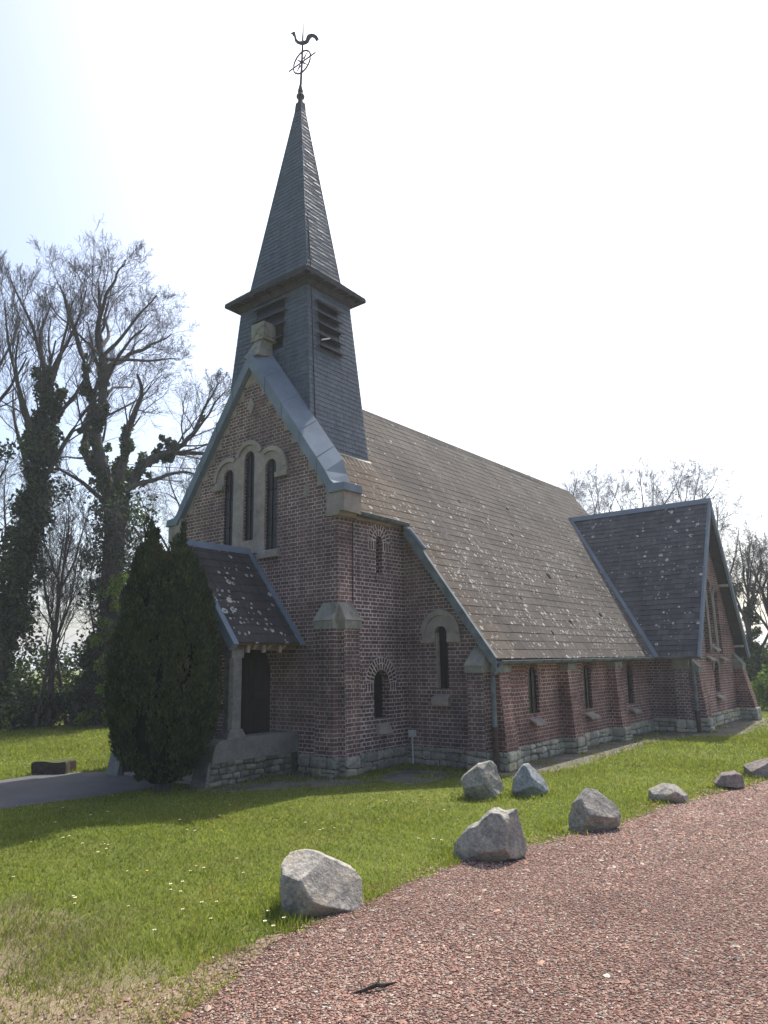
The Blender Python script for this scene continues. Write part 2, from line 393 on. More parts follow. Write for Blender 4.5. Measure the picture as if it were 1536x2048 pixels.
# ---- front wall with triple window and door
XC = -.03
wl = lancet(XC - .645, .163, 4.06, 5.915); wm = lancet(XC, .16, 4.33, 6.195); wr = lancet(XC + .645, .163, 4.06, 5.915)
door_h = lancet(0, .66, .02, 2.35)
outline = [(-FW, 0), (FW, 0), (FW, 4.95), (2.2, 5.06), (0, 8.0), (-2.2, 5.06), (-FW, 4.95)]
fw = MB().prism(outline, 'y', 0, .42, [wl, wm, wr, door_h]); front = obj('front_wall', fw, M['brick'], church)

def window(axis, hole, face, depth, parent=church, out=-1):
    """dark leaded pane set back inside the opening; out = direction the wall faces"""
    zs = [p[1] for p in hole]; us = [p[0] for p in hole]; c = sum((min(us), max(us))) / 2
    big = [(c + (u - c) * 1.12, z + (.03 if z > min(zs) + .01 else -.03)) for u, z in hole]
    d = face - out * depth
    pane = MB().prism(big, axis, d, d - out * .03)
    w = obj('window', pane, M['glass'], parent)
    bars = MB(); n = max(2, int((max(zs) - min(zs)) / .28))
    for i in range(1, n):
        z = min(zs) + (max(zs) - min(zs)) * i / n
        if axis == 'y': bars.box(min(us), max(us), d + out * .018, d + out * .002, z - .008, z + .008)
        else: bars.box(d + min(out * .018, out * .002), d + max(out * .018, out * .002), min(us), max(us), z - .008, z + .008)
    cz0, cz1 = min(zs) + .01, max(zs) - .01
    if axis == 'y': bars.box(c - .006, c + .006, d + out * .02, d + out * .001, cz0, cz1)
    else: bars.box(d + min(out * .02, out * .001), d + max(out * .02, out * .001), c - .006, c + .006, cz0, cz1)
    obj('glazing_bar', bars, M['lead_came'], w)
    return w
W1 = [window('y', h, 0, .035) for h in (wl, wm, wr)]

# stone frame of the triple window: mullions + round hood moulds
def outside(p, circ): return all((p[0]-c[0])**2 + (p[1]-c[1])**2 > c[2]**2 - 1e-6 for c in circ)
cl_, cm_, cr_ = (XC - .645, 5.7, .46), (XC, 6.0, .415), (XC + .645, 5.7, .46)
hood = [p for p in arc(*cr_, 0, 180, 40) if outside(p, [cm_])]
midp = [p for p in arc(*cm_, 0, 180, 40) if outside(p, [cl_, cr_])]
hood2 = [p for p in arc(*cl_, 0, 180, 40) if outside(p, [cm_])]
poly = [(XC - .482, 4.06), (XC + .482, 4.06)] + [(XC + .482, 5.752)] + list(reversed(arc(XC + .645, 5.752, .163, 0, 180, 12)))[1:]
poly += [(XC + .808, 5.56), (XC + 1.12, 5.56), (XC + 1.12, 5.64)] + hood + midp + hood2
poly += [(XC - 1.12, 5.64), (XC - 1.12, 5.56), (XC - .808, 5.56)] + list(reversed(arc(XC - .645, 5.752, .163, 0, 180, 12)))[0:]
fr = MB().prism(poly, 'y', -.035, .002, [wm])
obj('stone_surround', fr, M['stone'], W1[1])
hm = MB()
for c, a0, a1 in ((cl_, 62, 180), (cm_, 20, 160), (cr_, 0, 118)):
    o_ = arc(c[0], c[1], c[2] + .012, a0, a1, 22); i_ = arc(c[0], c[1], c[2] - .085, a0, a1, 22)
    hm.prism(o_ + i_[::-1], 'y', -.075, -.03)
hm.prism([(XC + .80, 5.50), (XC + 1.14, 5.50), (XC + 1.14, 5.60), (XC + .80, 5.60)], 'y', -.08, -.002)
hm.prism([(XC - 1.14, 5.50), (XC - .80, 5.50), (XC - .80, 5.60), (XC - 1.14, 5.60)], 'y', -.08, -.002)
obj('hood_mould', hm, M['stone'], W1[1])
for w, c, a, b, z in ((W1[0], XC - .645, -.20, .31, 4.06), (W1[2], XC + .645, -.31, .27, 4.06), (W1[1], XC, -.155, .155, 4.33)):
    sb = MB(); mid = z > 4.2
    if mid: sb.hexa([(c-.158, -.02, z-.14), (c+.158, -.02, z-.14), (c+.158, .24, z-.05), (c-.158, .24, z-.05)], [(c-.158, -.02, z-.10), (c+.158, -.02, z-.10), (c+.158, .24, z+.03), (c-.158, .24, z+.03)])
    else:
        sb.hexa([(c+a, -.09, z-.14), (c+b, -.09, z-.14), (c+b, -.001, z-.14), (c+a, -.001, z-.14)], [(c+a, -.09, z-.02), (c+b, -.09, z-.02), (c+b, -.001, z+.03), (c+a, -.001, z+.03)])
        sb.hexa([(c-.15, 0, z-.06), (c+.15, 0, z-.06), (c+.15, .24, z-.06), (c-.15, .24, z-.06)], [(c-.15, 0, z+.01), (c+.15, 0, z+.01), (c+.15, .24, z+.04), (c-.15, .24, z+.04)])
    obj('sill', sb, M['stone'], w)

# door: two leaves with planks, deep in its reveal
dm = MB()
for x0, x1 in ((-.68, -.006), (.006, .68)):
    n = 5; w_ = (x1 - x0) / n
    for i in range(n): dm.box(x0 + i*w_ + .004, x0 + (i+1)*w_ - .004, .17, .22, .03, 2.45)
    for z in (.45, 1.25, 2.0): dm.box(x0 + .02, x1 - .02, .15, .169, z, z + .09)
door = obj('door', dm, M['door'], church)
obj('handle', MB().tube([(.09, .16, 1.05), (.09, .10, 1.05), (.09, .10, 1.18), (.09, .16, 1.18)], .011, 6), M['iron'], door)
obj('doorstep', MB().box(-.85, .85, -.28, .03, 0, .10), M['stone'], door)

# stepped stone edge of the gable, apex stone, diamond, mortar patch
steps = [(.27, 7.66, 7.35), (.495, 7.35, 7.05), (.733, 7.05, 6.73), (.957, 6.73, 6.42), (1.17, 6.42, 6.12), (1.408, 6.12, 5.82), (1.64, 5.82, 5.48), (1.88, 5.48, 5.16), (2.13, 5.16, 5.06)]
for sg in (1, -1):
    st = MB()
    for i, (x, zt, zb) in enumerate(steps):
        xo = lambda z: (8.02 - z) / 1.34 + .06
        q = [(sg*x, zb), (sg*max(xo(zb), x + .02), zb), (sg*max(xo(zt), x + .01), zt), (sg*x, zt)]
        if sg < 0: q = q[::-1]
        st.prism(q, 'y', -.012 - .004 * (i % 2), .003)
    obj('stepped_edge', st, M['stone'], church)
obj('apex_stone', MB().prism([(-.27, 7.665), (.27, 7.665), (.29, 7.72), (.02, 8.05), (-.02, 8.05), (-.29, 7.72)], 'y', -.014, .003), M['stone'], church)
obj('diamond_stone', MB().prism([(XC, 6.985), (XC + .115, 7.19), (XC, 7.39), (XC - .115, 7.19)], 'y', -.03, .003), M['stone'], church)
obj('mortar_patch', MB().prism([(1.50, 5.02), (1.58, 4.98), (1.66, 5.06), (1.67, 5.17), (1.60, 5.24), (1.52, 5.18)], 'y', -.008, .003), M['stone'], church)

# kneelers, coping and finial
for sg in (1, -1):
    kn = MB(); q = [(2.19, 5.12), (2.19, 4.51), (2.47, 4.51), (2.53, 4.585), (2.62, 4.565), (2.63, 4.945), (2.28, 4.945)]
    q = [(sg*a, b) for a, b in q]; q = q if sg > 0 else q[::-1]
    kn.prism(q, 'y', -.10, .37); obj('kneeler_stone', kn, M['stone'], church)
cp = MB(); FY, BY = -.135, .35
prof = [(0.0, 8.33, 8.01, .33), (2.20, 5.36, 5.06, .33), (2.30, 5.19, 4.945, .18), (2.40, 5.10, 4.945, .04), (2.67, 5.075, 4.945, 0)]
for sg in (1, -1):
    for i in range(len(prof) - 1):
        (x0, t0, b0, r0), (x1, t1, b1, r1) = prof[i], prof[i + 1]
        if i == 0:
            seg = [0, .22, .23, .45, .46, .68, .69, .89, .90, 1]
            sub = [(x0 + (x1-x0)*t, t0 + (t1-t0)*t, b0 + (b1-b0)*t, r0 + (r1-r0)*t) for t in seg]
            for j in range(len(sub) - 1):
                A, B = sub[j], sub[j + 1]; e = .014 if j % 2 else 0
                vs = [(sg*A[0], FY-e, A[2]-e), (sg*A[0], FY-e, A[1]+e), (sg*A[0], BY, A[1]+A[3]+e), (sg*A[0], BY, A[2]), (sg*B[0], FY-e, B[2]-e), (sg*B[0], FY-e, B[1]+e), (sg*B[0], BY, B[1]+B[3]+e), (sg*B[0], BY, B[2])]
                fs = [(0,4,5,1),(1,5,6,2),(2,6,7,3),(3,7,4,0),(0,1,2,3),(7,6,5,4)]
                cp.add(vs, fs if sg > 0 else [tuple(reversed(f)) for f in fs])
        else:
            vs = [(sg*x0, FY, b0), (sg*x0, FY, t0), (sg*x0, BY, t0+r0), (sg*x0, BY, b0), (sg*x1, FY, b1), (sg*x1, FY, t1), (sg*x1, BY, t1+r1), (sg*x1, BY, b1)]
            fs = [(0,4,5,1),(1,5,6,2),(2,6,7,3),(3,7,4,0),(0,1,2,3),(7,6,5,4)]
            cp.add(vs, fs if sg > 0 else [tuple(reversed(f)) for f in fs])
            if i == 3: cp.box(*sorted((sg*2.28, sg*2.685)), FY - .012, BY + .012, 4.932, 4.952)
coping = obj('zinc_coping', cp, M['zinc'], church)
fi = MB(); fi.hexa([(-.22, -.1, 8.25), (.22, -.1, 8.25), (.2, .36, 8.35), (-.2, .36, 8.35)], [(-.13, .12, 8.70), (.13, .12, 8.70), (.13, .40, 8.70), (-.13, .40, 8.70)])
fi.box(-.20, .20, .09, .43, 8.70, 9.09); fi.box(-.215, .215, .075, .445, 8.69, 8.735)
fin = obj('finial_stone', fi, M['stone_moss'], church)
em = MB()
for a, b in (((-.15, 8.78), (.15, 9.03)), ((-.15, 9.03), (.15, 8.78))):
    d = Vector((b[0]-a[0], b[1]-a[1])).normalized(); n = Vector((-d.y, d.x)) * .022
    em.prism([(a[0]-n.x, a[1]-n.y), (b[0]-n.x, b[1]-n.y), (b[0]+n.x, b[1]+n.y), (a[0]+n.x, a[1]+n.y)], 'y', .078 - (.004 if a[1] > 9 else 0), .092)
obj('carved_cross', em, M['stone_moss'], fin)

# ---- front block side walls, aisle front walls, aisle side walls
uw = lancet(1.183, .10, 3.56, 4.285); lw = lancet(1.19, .225, .88, 1.755)
for sg in (1, -1):
    side = MB(); side.prism([(.42, 0), (AD, 0), (AD, 4.66), (.42, 4.66)], 'x', sg*FW, sg*(FW - .4), [uw, lw] if sg > 0 else [])
    obj('side_wall', side, M['brick_lime'], church)
    fz = MB(); fz.prism([(.385, 4.50), (AD, 4.50), (AD, 4.64), (.385, 4.64)], 'x', sg*(FW + .07), sg*(FW + .001)); obj('eaves_cornice', fz, M['stone'], church)
aw = lancet(3.25, .135, 1.385, 2.545)
for sg in (1, -1):
    q = [(FW - .2, 0), (AW, 0), (AW, roofz(AW) - .1), (FW - .2, roofz(FW - .2) - .12)]; q = [(sg*a, b) for a, b in q]
    ho = [aw] if sg > 0 else []
    o = MB().prism(q if sg > 0 else q[::-1], 'y', AD, AD + .4, ho); obj('aisle_front_wall', o, M['brick'], church)
nh = [lancet(c, .215, z, 1.762) for c, z in ((3.70, .86), (6.31, .80), (8.96, .76))]
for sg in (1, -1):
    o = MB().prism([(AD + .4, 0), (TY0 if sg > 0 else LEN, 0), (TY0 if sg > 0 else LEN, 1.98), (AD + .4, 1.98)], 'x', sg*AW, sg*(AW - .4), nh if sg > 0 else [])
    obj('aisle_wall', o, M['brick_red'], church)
    if sg > 0: obj('aisle_wall', MB().prism([(AD + .002, 0), (AD + .4, 0), (AD + .4, 1.98), (AD + .002, 1.98)], 'x', AW + .002, AW - .1), M['brick'], church)
rear = MB().prism([(-AW, 0), (AW, 0), (AW, roofz(AW) - .1), (0, ZR - .1), (-AW, roofz(AW) - .1)], 'y', LEN, LEN - .35); obj('rear_wall', rear, M['brick'], church)

def brick_arch(parent, c, zs, r0, rings, legs, wall_x, leg_h, mat='voussoir'):
    mb = MB(); mb.uvs = {}
    th = .115
    for ri in range(rings):
        a, b = r0 + ri * th, r0 + (ri + 1) * th; n = 20; out = wall_x + .006 + .003 * ri
        for i in range(n):
            t0, t1 = math.pi * i / n, math.pi * (i + 1) / n
            P = lambda r, t, d=out: (d, c + r * math.cos(t), zs + r * math.sin(t))
            fo = len(mb.f); mb.add([P(a, t0), P(b, t0), P(b, t1), P(a, t1), P(b, t0, wall_x - .01), P(b, t1, wall_x - .01)], [(0, 1, 2, 3), (1, 4, 5, 2)])
            rm = (a + b) / 2; s0, s1 = rm * t0 + ri * .035, rm * t1 + ri * .035
            mb.uvs[fo] = [(s0, .006), (s0, .109), (s1, .109), (s1, .006)]; mb.uvs[fo + 1] = [(s0, .109), (s0, .1), (s1, .1), (s1, .109)]
    if legs:
        for lo, hi in ((c - r0 - rings * th, c - r0), (c + r0, c + r0 + rings * th)):
            fo = len(mb.f); mb.add([(wall_x + .006, lo, zs - leg_h), (wall_x + .006, hi, zs - leg_h), (wall_x + .006, hi, zs), (wall_x + .006, lo, zs)], [(0, 1, 2, 3)])
            k_ = .11 / leg_h; mb.uvs[fo] = [(lo, .004), (hi, .004), (hi, .111), (lo, .111)]
    return obj('brick_arch', mb, M[mat], parent)
for h, c, zs, r0, rings, lh in ((uw, 1.183, 4.185, .10, 2, .20), (lw, 1.19, 1.53, .225, 2, .17)):
    w = window('x', h, FW, .17, out=1); brick_arch(w, c, zs, r0, rings, True, FW, lh)
    s_ = MB(); z = h[0][1]
    if z > 3: s_.hexa([(FW-.25, c-.1, z-.10), (FW+.03, c-.13, z-.16), (FW+.03, c+.13, z-.16), (FW-.25, c+.1, z-.10)], [(FW-.25, c-.1, z+.02), (FW+.03, c-.13, z-.05), (FW+.03, c+.13, z-.05), (FW-.25, c+.1, z+.02)])
    else: s_.hexa([(FW-.3, c-.22, z-.25), (FW+.10, c-.2, z-.27), (FW+.10, c+.2, z-.27), (FW-.3, c+.22, z-.25)], [(FW-.3, c-.22, z+.04), (FW+.08, c-.16, z-.13), (FW+.08, c+.16, z-.13), (FW-.3, c+.22, z+.04)])
    obj('sill', s_, M['brick'] if z > 3 else M['stone'], w)

w = window('y', aw, AD, .10)
sr = MB(); c = 3.25; zs = 2.41
poly = [(c-.43, 2.24), (c-.135, 2.24)] + arc(c, zs, .135, 180, 0, 14) + [(c+.135, 2.24), (c+.43, 2.24)] + arc(c, zs, .43, 0, 180, 20)
sr.prism(poly, 'y', AD - .03, AD + .002); sr.prism(arc(c, zs, .44, 0, 180, 22) + arc(c, zs, .335, 180, 0, 22), 'y', AD - .065, AD - .025)
sr.box(c-.45, c-.15, AD-.06, AD-.02, 2.235, 2.30); sr.box(c+.15, c+.45, AD-.06, AD-.02, 2.235, 2.30)
obj('stone_surround', sr, M['stone'], w)
obj('jamb_stone', MB().box(c-.134, c-.112, AD+.004, AD+.095, 1.4, 2.42), M['stone'], w)
sb = MB(); sb.hexa([(c-.19, AD-.13, 1.09), (c+.19, AD-.13, 1.09), (c+.16, AD+.2, 1.09), (c-.16, AD+.2, 1.09)], [(c-.19, AD-.13, 1.22), (c+.19, AD-.13, 1.22), (c+.134, AD+.2, 1.40), (c-.134, AD+.2, 1.40)])
obj('sill', sb, M['stone'], w)
for i, h in enumerate(nh):
    w = window('x', h, AW, .05, out=1); c = (h[0][0] + h[1][0]) / 2; z = h[0][1]
    brick_arch(w, c, 1.547, .215, 1, True, AW, .17, 'voussoir_red')
    sb = MB(); t = .045
    a = [(AW-.25, c-.21, z+.03), (AW+.15, c-.23, z-.17), (AW+.15, c+.23, z-.17), (AW-.25, c+.21, z+.03)]
    sb.hexa([(x, y, q - t) for x, y, q in a], a); obj('sill', sb, M['stone'], w)

# ---- stone plinths: mortar core with separate irregular stones
PH = .33
def plinth_obj(parent, faces, cores, name='plinth', mat='rubble'):
    a, b = MB(), MB()
    for c in cores: b.box(*c)
    for f in faces: rubble(a, b, *f[:7], **f[7])
    o = obj(name, a, M['rubble_half_shade' if faces and min(c[2] for c in cores) < 2.2 and max(c[1] for c in cores) < 4.3 else mat], parent)
    if parent is church: obj('mortar', b, M['rubble_mortar'], o)
    else: obj('mortar', b, M['rubble_mortar'], parent)
    return o
def plinth(axis, face, u0, u1, out, seed, h=PH, th=.07):
    if axis == 'x': core = (*sorted((face - out*.05, face + out*(th-.03))), u0, u1, 0, h - .012)
    else: core = (u0, u1, *sorted((face - out*.05, face + out*(th-.03))), 0, h - .012)
    plinth_obj(church, [(axis, face + out*(th - .035), u0, u1, 0, h, out, dict(seed=seed))], [core])
plinth('y', 0, 1.45, 1.98, -1, 1); plinth('x', FW, .42, AD, 1, 2); plinth('y', AD, FW, 3.9, -1, 3)
plinth('x', AW, 2.36, 4.85, 1, 4, .31); plinth('x', AW, 5.24, 7.45, 1, 5, .31); plinth('x', AW, 7.84, TY0 - .05, 1, 6, .30)
plinth('y', TY0, AW, 4.9, -1, 7); plinth('x', TX, 10.74, 14.84, 1, 8, .36)
plinth('y', 0, -2.0, -1.45, -1, 9)

# ---- buttresses (battered shafts, stone caps, stone feet)
def buttress(x0, x1, y0, y1, top, side, proj_top, proj_bot, cap, seed, foot=PH):
    """side: 'f' projects to -y from y1 (y0 ignored), 'r' projects to +x from x0, 'l' to -x"""
    b = MB(); cb = MB(); pf = []; pc = []
    if side == 'f':
        b.hexa([(x0, y1-proj_bot, foot-.02), (x1, y1-proj_bot, foot-.02), (x1, y1-.001, foot-.02), (x0, y1-.001, foot-.02)], [(x0, y1-proj_top, top), (x1, y1-proj_top, top), (x1, y1-.001, top), (x0, y1-.001, top)])
        pc.append((x0-.02, x1+.02, y1-proj_bot-.02, y1, 0, foot-.015)); pf += [('y', y1-proj_bot-.03, x0-.03, x1+.03, 0, foot, -1, dict(seed=seed, wid=(.2, .36))), ('x', x1+.025, y1-proj_bot-.02, y1-.01, 0, foot, 1, dict(seed=seed+50, wid=(.2, .36)))]
    else:
        s = 1 if side == 'r' else -1
        xb, xt = x0 + s*proj_bot, x0 + s*proj_top
        q0 = [(x0+s*.001, y0, foot-.02), (xb, y0, foot-.02), (xb, y1, foot-.02), (x0+s*.001, y1, foot-.02)]; q1 = [(x0+s*.001, y0, top), (xt, y0, top), (xt, y1, top), (x0+s*.001, y1, top)]
        if s < 0: q0 = q0[::-1]; q1 = q1[::-1]
        b.hexa(q0, q1)
        pc.append((x0, xb+.02, y0-.02, y1+.02, 0, foot-.015)); pf += [('x', xb+.03, y0-.03, y1+.03, 0, foot, 1, dict(seed=seed, wid=(.2, .36))), ('y', y0-.025, x0+.01, xb+.02, 0, foot, -1, dict(seed=seed+50, wid=(.25, .4)))]
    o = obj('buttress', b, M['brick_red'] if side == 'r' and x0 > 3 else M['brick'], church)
    plinth_obj(o, pf, pc, 'stone_foot')
    if cap:
        zc, zt, ov, zl = cap   # slope foot, slope top, overhang, bottom of cap block
        if side == 'f':
            p_ = proj_top + ov
            cb.hexa([(x0-ov, y1-p_, zl), (x1+ov*.3, y1-p_, zl), (x1+ov*.3, y1-.002, zl), (x0-ov, y1-.002, zl)], [(x0-ov, y1-p_, zc), (x1+ov*.3, y1-p_, zc), (x1+ov*.3, y1-.002, zc), (x0-ov, y1-.002, zc)])
            cb.hexa([(x0-ov-.01, y1-p_-.02, zc+.001), (x1+ov*.3, y1-p_-.02, zc+.001), (x1+ov*.3, y1-.002, zc+.001), (x0-ov-.01, y1-.002, zc+.001)], [(x0+.05, y1-.012, zt), (x1, y1-.012, zt), (x1, y1-.002, zt), (x0+.05, y1-.002, zt)])
        else:
            s = 1; p_ = proj_top + ov
            cb.hexa([(x0+.002, y0-ov*.3, zl), (x0+p_, y0-ov*.3, zl), (x0+p_, y1+ov, zl), (x0+.002, y1+ov, zl)], [(x0+.002, y0-ov*.3, zc), (x0+p_, y0-ov*.3, zc), (x0+p_, y1+ov, zc), (x0+.002, y1+ov, zc)])
            if zt > zc: cb.hexa([(x0+.002, y0-ov*.3, zc+.001), (x0+p_+.02, y0-ov*.3, zc+.001), (x0+p_+.02, y1+ov+.01, zc+.001), (x0+.002, y1+ov+.01, zc+.001)], [(x0+.002, y0, zt), (x0+.012, y0, zt), (x0+.012, y1-.05, zt), (x0+.002, y1-.05, zt)])
        obj('cap_stone', cb, M['stone_moss'], o)
    return o
buttress(1.97, 2.40, 0, 0, 2.52, 'f', .14, .16, (2.63, 2.95, .03, 2.48), 11)
buttress(FW, 0, .0, .41, 2.52, 'r', .14, .16, (2.63, 2.95, .03, 2.48), 12)
buttress(-2.40, -1.97, 0, 0, 2.52, 'f', .14, .16, (2.63, 2.95, .03, 2.48), 13)
buttress(3.92, 4.26, 0, AD, 1.70, 'f', .22, .24, (1.80, 2.14, .03, 1.68), 14)
buttress(AW, 0, AD + .03, 2.36, 1.70, 'r', .23, .33, (1.80, 1.80, .025, 1.68), 15)
for y, sd in ((4.85, 16), (7.45, 17)):
    buttress(AW, 0, y, y + .39, 1.68, 'r', .21, .30, (1.80, 1.80, .03, 1.67), sd, .32)
buttress(4.90, 5.28, 0, TY0, 1.62, 'f', .12, .20, (1.83, 1.83, .03, 1.60), 18, .32)
buttress(TX, 0, TY0 + .02, 10.74, 1.55, 'r', .20, .33, (1.62, 1.86, .02, 1.5), 19, .36)
buttress(TX, 0, 14.84, TY1, 1.55, 'r', .24, .50, (1.62, 2.0, .02, 1.5), 20, .36)

# ---- transept
tg = [lancet(12.42 - .2, .21, 1.98, 3.70), lancet(TYC + .07, .21, 2.25, 4.11), lancet(13.60, .21, 1.96, 3.84), lancet(12.86, .23, .90, 1.757)]
zt_ = lambda y: TZR - 4.53 / 2.71 * abs(y - TYC)
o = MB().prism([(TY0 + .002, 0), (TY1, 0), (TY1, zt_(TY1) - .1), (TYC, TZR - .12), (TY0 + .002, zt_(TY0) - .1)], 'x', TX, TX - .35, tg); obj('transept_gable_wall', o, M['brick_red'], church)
o = MB().prism([(AW - .2, 0), (TX - .002, 0), (TX - .002, 1.98), (AW - .2, 1.98)], 'y', TY0, TY0 + .35); obj('transept_wall', o, M['brick'], church)
o = MB().prism([(AW - .2, 0), (AW - .2, 1.98), (TX - .002, 1.98), (TX - .002, 0)], 'y', TY1 + .002, TY1 - .33); obj('transept_wall', o, M['brick'], church)
for i, h in enumerate(tg):
    w = window('x', h, TX, .12, out=1); c = (h[0][0] + h[1][0]) / 2; r = (h[1][0] - h[0][0]) / 2; z = h[0][1]; zt = max(p[1] for p in h)
    sr = MB(); sr.prism(arc(c, zt - r, r + .13, 0, 180, 16) + arc(c, zt - r, r, 180, 0, 16), 'x', TX + .03, TX + .001)
    obj('stone_surround', sr, M['stone_dull'], w)
    a = [(TX-.2, c-r, z+.03), (TX+.14, c-r-.03, z-.16), (TX+.14, c+r+.03, z-.16), (TX-.2, c+r, z+.03)]
    obj('sill', MB().hexa([(x, y, q-.05) for x, y, q in a], a), M['stone'], w)
for y0, y1 in ((12.435, 12.655), (13.085, 13.385)): obj('mullion', MB().prism([(y0, 2.0), (y1, 2.0), (y1, 3.75), (y0, 3.75)], 'x', TX + .028, TX + .001), M['stone_dull'], church)

# ---- roofs
sv = Vector((-1, 0, SL)).normalized(); L1 = lambda x: (x) * math.hypot(1, SL)
rt = MB(); X0 = 4.47
def main_roof(sg):
    rt = MB(); vd = Vector((-sg, 0, SL)); org = Vector((sg * X0, 0, roofz(X0))); ud = Vector((0, sg, 0))
    vmax = L1(X0); vfr = L1(X0 - 2.52)
    f = (lambda a, b: (a, b)) if sg > 0 else (lambda a, b: (-b, -a))
    (a0, a1), (b0, b1) = f(1.80, LEN + .03), f(.34, 1.795)
    tiles(rt, org, ud, vd, [(a0, 0), (a1, 0), (a1, vmax), (a0, vmax)], .205, .60, .006, .002, sag=.011)
    k0 = math.ceil(vfr / .205 - 1e-6) * .205
    tiles(rt, org, ud, vd, [(b0, vfr), (b1, vfr), (b1, vmax), (b0, vmax)], .205, .60, .006, .002, sag=.011, v0=k0 - .205)
    return obj('roof', rt, M['roof'], church)
R1 = main_roof(1); R2 = main_roof(-1)
for sg, R in ((1, R1), (-1, R2)):     # boarding under the tiles
    d = MB()
    def slab(y0, y1, xe, t0=-.014, t1=-.075):
        n = Vector((SL, 0, 1)).normalized()
        def P(x, y, t): return (sg * (x + n.x * t), y, roofz(x) + n.z * t)
        q = [P(xe, y0, t1), P(xe, y1, t1), P(0, y1, t1), P(0, y0, t1)]; u = [P(xe, y0, t0), P(xe, y1, t0), P(0, y1, t0), P(0, y0, t0)]
        if sg < 0: q = q[::-1]; u = u[::-1]
        d.hexa(q, u)
    slab(1.82, LEN, 4.45); slab(.36, 1.815, 2.50); obj('roof_boarding', d, M['soffit'], R)
for mx_, my_, ms_ in ((3.55, 4.6, .05), (2.6, 4.1, .045), (3.9, 6.3, .05), (3.0, 7.2, .06), (2.2, 6.9, .04), (1.7, 5.2, .04), (3.7, 8.6, .05), (2.9, 9.1, .04), (1.5, 8.0, .04), (4.1, 4.9, .035)):   # moss clumps
    mo_ = MB(); mo_.lathe([(ms_, roofz(mx_) - .02), (ms_ * .95, roofz(mx_) + .03), (ms_ * .55, roofz(mx_) + .055), (0, roofz(mx_) + .06)], mx_, my_, 9)
    mo_.v = [(x + random.uniform(-.008, .008), my_ + (y - my_) * 1.3 + random.uniform(-.012, .012), z - SL * (x - mx_) * .9 + random.uniform(-.004, .004)) for x, y, z in mo_.v]
    obj('moss_clump', mo_, M['moss'], R1)
rc = MB()   # ridge capping, a thin pale line
rc.hexa([(-.10, 2.0, ZR-.10), (.10, 2.0, ZR-.10), (.10, LEN+.03, ZR-.10), (-.10, LEN+.03, ZR-.10)], [(-.025, 2.0, ZR+.045), (.025, 2.0, ZR+.045), (.025, LEN+.03, ZR+.045), (-.025, LEN+.03, ZR+.045)])
obj('ridge_cap', rc, M['roof'], R1)
# verge board on the aisle end
for sg, R in ((1, R1), (-1, R2)):
    v = MB(); x0, x1 = 2.53, 4.49
    def V(x, y, dz): return (sg * x, y, roofz(x) + dz)
    q = [V(x0, 1.775, -.19), V(x1, 1.775, -.19), V(x1, 1.805, -.19), V(x0, 1.805, -.19)]; u = [V(x0, 1.775, .045), V(x1, 1.775, .045), V(x1, 1.805, .045), V(x0, 1.805, .045)]
    v.hexa(q if sg > 0 else q[::-1], u if sg > 0 else u[::-1])
    q = [V(x0, 1.774, .046), V(x1, 1.774, .046), V(x1, 1.86, .046), V(x0, 1.86, .046)]; u = [V(x0, 1.774, .058), V(x1, 1.774, .058), V(x1, 1.86, .058), V(x0, 1.86, .058)]
    v.hexa(q if sg > 0 else q[::-1], u if sg > 0 else u[::-1])
    obj('verge_board', v, M['zinc_green'], R)
# zinc flashing strips where tower meets roof
fl = MB(); zb = roofz(1.40); n = Vector((SL, 0, 1)).normalized()
fl.hexa([(1.39, .36, zb), (1.43, .36, zb - .05), (1.43, 2.16, zb - .05), (1.39, 2.16, zb)], [(1.385, .36, zb + .06), (1.425, .36, zb + .01), (1.425, 2.16, zb + .01), (1.385, 2.16, zb + .06)])
LEAD = plain('pale_lead', (.24, .20, .17), .6, .3, .3, 9); lf = obj('lead_flashing', fl, LEAD, R1)
so2 = MB(); y = .42; rr = random.Random(3)
while y < 2.1:
    w_ = rr.uniform(.025, .05); x1 = 1.43 + rr.uniform(.12, .17); ex = [(1.432, y, roofz(1.432)), (1.432, y + w_, roofz(1.432)), (x1, y + w_, roofz(x1)), (x1, y, roofz(x1))]
    so2.hexa([(x + n.x*.005, yy, z + n.z*.005) for x, yy, z in ex][::-1], [(x + n.x*.024, yy, z + n.z*.024) for x, yy, z in ex][::-1]); y += w_ + rr.uniform(.05, .12)
obj('lead_soakers', so2, plain('soaker', (.15, .125, .105), .8, .1, .3, 9), R1)

